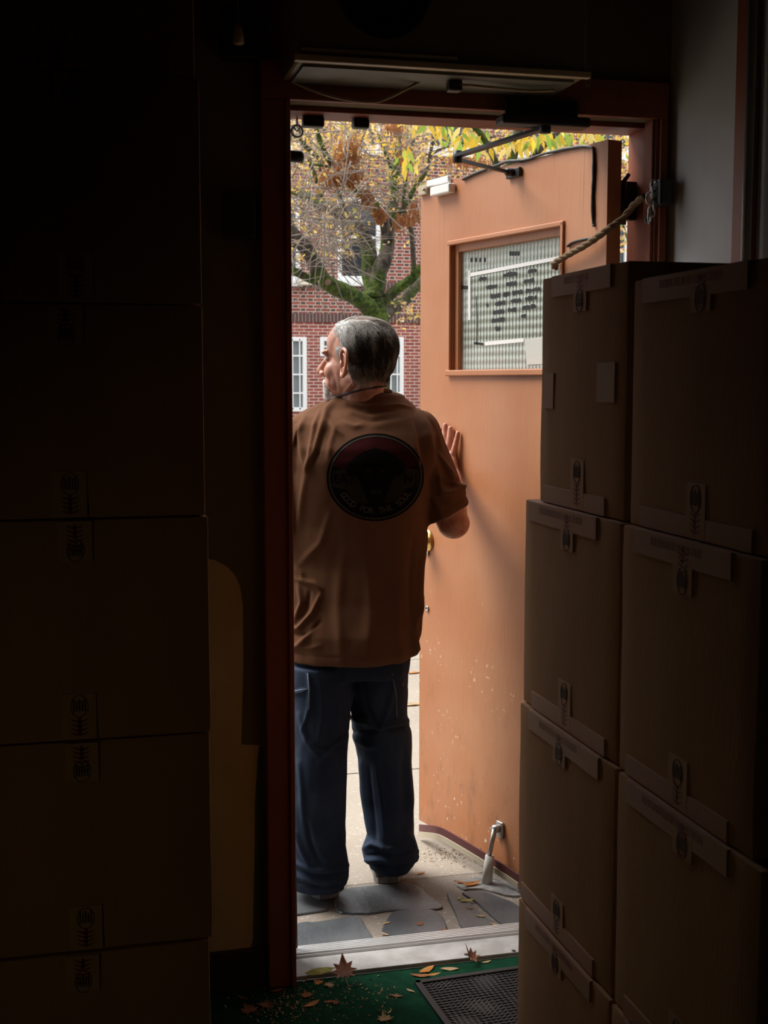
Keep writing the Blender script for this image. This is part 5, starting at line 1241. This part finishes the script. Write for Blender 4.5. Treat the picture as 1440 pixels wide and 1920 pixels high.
# collar rib
bm = bmesh.new(); cpts = []
for k in range(41):
    a = 2 * math.pi * k / 40; o_ = Vector((math.cos(a), math.sin(a), 0)); cpts.append(Vector((.818, 3.53, 1.447)) + RD * math.cos(a) * .072 + VD * math.sin(a) * .070 + UZ * (-.010 * math.sin(a) - .003 + .004 * math.cos(a)))
rings = []
add_tube(bm, cpts, .0065, 10, cap=False); bm_obj('collar_rib', bm, M_shirt, shirt, True)

# --- jeans
jb = bmesh.new()
LL = [(1240, 537, 664, 3.50, .115), (1300, 536, 661, 3.49, .105), (1370, 537, 655, 3.48, .095), (1450, 538, 651, 3.47, .088), (1530, 540, 648, 3.47, .085), (1590, 543, 648, 3.48, .088), (1622, 540, 654, 3.49, .094), (1645, 542, 654, 3.50, .096), (1658, 546, 650, 3.50, .090)]
RL = [(1235, 650, 766, 3.53, .115), (1300, 659, 766, 3.54, .108), (1345, 660, 764, 3.55, .100), (1375, 660, 772, 3.55, .098), (1430, 672, 773, 3.56, .092), (1500, 682, 775, 3.57, .090), (1560, 688, 776, 3.57, .092), (1590, 678, 785, 3.58, .100), (1608, 680, 785, 3.58, .096), (1620, 690, 774, 3.58, .086), (1626, 698, 768, 3.58, .080)]
for RR in (LL, RL): loft(jb, [row(*r_, .95) for r_ in RR], 40)
loft(jb, [row(1090, 550, 780, 3.51, .13, .9), row(1180, 545, 775, 3.51, .13, .9), row(1262, 541, 766, 3.51, .125, .9)], 40)
jm = fuse(jb, .0052, 4, .5); V = get(jm); N = normals(jm); X, Y = px_np(V); back = np.clip(-(N @ np.array(VD)) * 2.2 + .5, 0, 1)
ln = [([(658, 1345), (690, 1352), (712, 1362), (740, 1356), (765, 1350)], 5, .011), ([(657, 1372), (680, 1372), (705, 1370)], 4, -.008), ([(662, 1310), (668, 1340), (690, 1362)], 4, .008), ([(665, 1385), (690, 1400), (715, 1398)], 6, .006), ([(735, 1300), (725, 1340), (714, 1362)], 5, .006), ([(700, 1355), (730, 1368), (768, 1362)], 3, -.006), ([(680, 1290), (690, 1330), (706, 1358)], 4, -.005),
 ([(676, 1430), (684, 1500), (692, 1560)], 4, .006), ([(690, 1440), (698, 1520), (704, 1575)], 4, -.005), ([(705, 1430), (715, 1500), (722, 1570)], 6, .003), ([(765, 1400), (770, 1500), (768, 1570)], 5, .004), ([(755, 1400), (760, 1490), (752, 1570)], 5, -.004),
 ([(682, 1592), (700, 1582), (730, 1590), (770, 1576)], 4, .009), ([(684, 1604), (710, 1602), (745, 1606), (782, 1590)], 3, -.008), ([(684, 1614), (712, 1612), (750, 1618), (782, 1606)], 3, .008), ([(686, 1624), (715, 1624), (752, 1630), (780, 1618)], 2.5, -.006), ([(710, 1570), (722, 1588), (736, 1600)], 4, .006), ([(760, 1560), (772, 1580), (784, 1596)], 4, .006),
 ([(552, 1300), (575, 1295)], 3, .006), ([(576, 1262), (580, 1290), (578, 1330), (566, 1372)], 3, .004), ([(560, 1340), (575, 1390), (600, 1420)], 5, .006), ([(648, 1395), (620, 1405), (590, 1400)], 5, -.005), ([(650, 1380), (630, 1395), (600, 1430)], 4, .006), ([(560, 1430), (566, 1480), (570, 1540)], 5, .005), ([(640, 1450), (630, 1520), (632, 1580)], 5, .004), ([(556, 1560), (566, 1590), (580, 1620)], 4, .007), ([(575, 1540), (582, 1580), (600, 1620)], 4, -.006),
 ([(552, 1615), (580, 1628), (620, 1632), (652, 1622)], 3.5, .009), ([(555, 1630), (590, 1642), (640, 1640)], 3, -.007), ([(556, 1642), (590, 1652), (645, 1650)], 3, .007), ([(560, 1654), (600, 1664), (648, 1662)], 2.5, -.006), ([(636, 1560), (642, 1590), (650, 1616)], 4, .006), ([(600, 1600), (620, 1618), (645, 1626)], 4, .005), ([(600, 1280), (604, 1340), (598, 1390)], 5, .003), ([(640, 1280), (636, 1340), (642, 1380)], 5, .004)]
d = seglines(X, Y, ln, back) * 1.5; d += vnoise(V, (11, 11, 6), 2) * .005 + vnoise(V, (34, 34, 20), 6) * .0022
V2 = V + N * d[:, None]; V2[:, 2] = np.maximum(V2[:, 2], .018); setco(jm, V2)
M_jean = cloth_mat('blue_denim', (.018, .028, .050), (.036, .052, .084), 1500, .35, 6, .9)
jeans = link('jeans', jm, M_jean, man, True)
jbt = BVHTree.FromPolygons([Vector(v) for v in V2], [tuple(p.vertices) for p in jm.polygons])
def on_jeans(x, y_, off=.002):
    r_ = ray(x, y_).normalized(); h_ = jbt.ray_cast(cO, r_); return (h_[0] - r_ * off) if h_[0] is not None else None
M_st = mat('denim_stitch', (.10, .13, .18), .8)
for pts, nm in (([(552, 1296), (562, 1294), (576, 1293)], 'pocket_seam'), ([(577, 1262), (580, 1292), (579, 1330)], 'pocket_seam'), ([(735, 1262), (742, 1300), (744, 1345)], 'side_seam'), ([(752, 1285), (757, 1283)], 'rivet_tab')):
    P = [on_jeans(x, y_) for x, y_ in pts]; P = [p for p in P if p is not None]
    if len(P) > 1: bm = bmesh.new(); add_tube(bm, P, .0022, 6); bm_obj(nm, bm, M_st if nm != 'rivet_tab' else mat('leather_tab', (.18, .10, .05), .7), jeans, True)
# --- boots
M_boot = mat('black_leather', (.022, .020, .020), .4); M_sole = mat('grey_rubber_sole', (.16, .15, .14), .6)
def boot(cx, cy, yaw, heelz=0):
    F = Vector((-math.sin(yaw), math.cos(yaw), 0)); S = Vector((F.y, -F.x, 0)); O = Vector((cx, cy, heelz)); bm = bmesh.new()
    for nm in (0,):
        rr = []
        prof = [(-.055, .030, .095), (-.050, .038, .105), (-.02, .042, .11), (.03, .043, .10), (.08, .044, .078), (.13, .048, .062), (.18, .046, .055), (.215, .034, .048), (.232, .014, .040)]
        for y_, hw, h_ in prof:
            ring = []
            for k in range(16):
                a = 2 * math.pi * k / 16; x = math.cos(a) * hw; z_ = .022 + (math.sin(a) * .5 + .5) * (h_ - .022) if math.sin(a) > -.2 else .020
                ring.append(bm.verts.new(O + S * x + F * y_ + UZ * z_))
            rr.append(ring)
        for a, b_ in zip(rr, rr[1:]):
            for k in range(16): bm.faces.new((a[k], a[(k + 1) % 16], b_[(k + 1) % 16], b_[k]))
        bm.faces.new(rr[0][::-1]); bm.faces.new(rr[-1])
    b_ = bm_obj('boot', bm, M_boot, man, True)
    bm = bmesh.new(); out = [(-.058, .0), (-.052, .030), (-.03, .040), (.03, .040), (.09, .044), (.15, .050), (.20, .042), (.235, .018), (.240, 0)]
    P = [(O + S * x + F * y_) for y_, x in out] + [(O - S * x + F * y_) for y_, x in out[::-1][1:-1]]
    add_prism(bm, [(p.x, p.y) for p in P], heelz + .001, heelz + .024, 0, .002); bm_obj('sole', bm, M_sole, b_)
    bm = bmesh.new(); ball(bm, O + F * -.035 + UZ * .055, (.0395, .028, .030)); bm_obj('heel_counter', bm, M_sole if heelz < -1 else M_boot, b_, True)
boot(.687, 3.522, R(12), .0052); boot(.898, 3.600, R(-8), .0005)
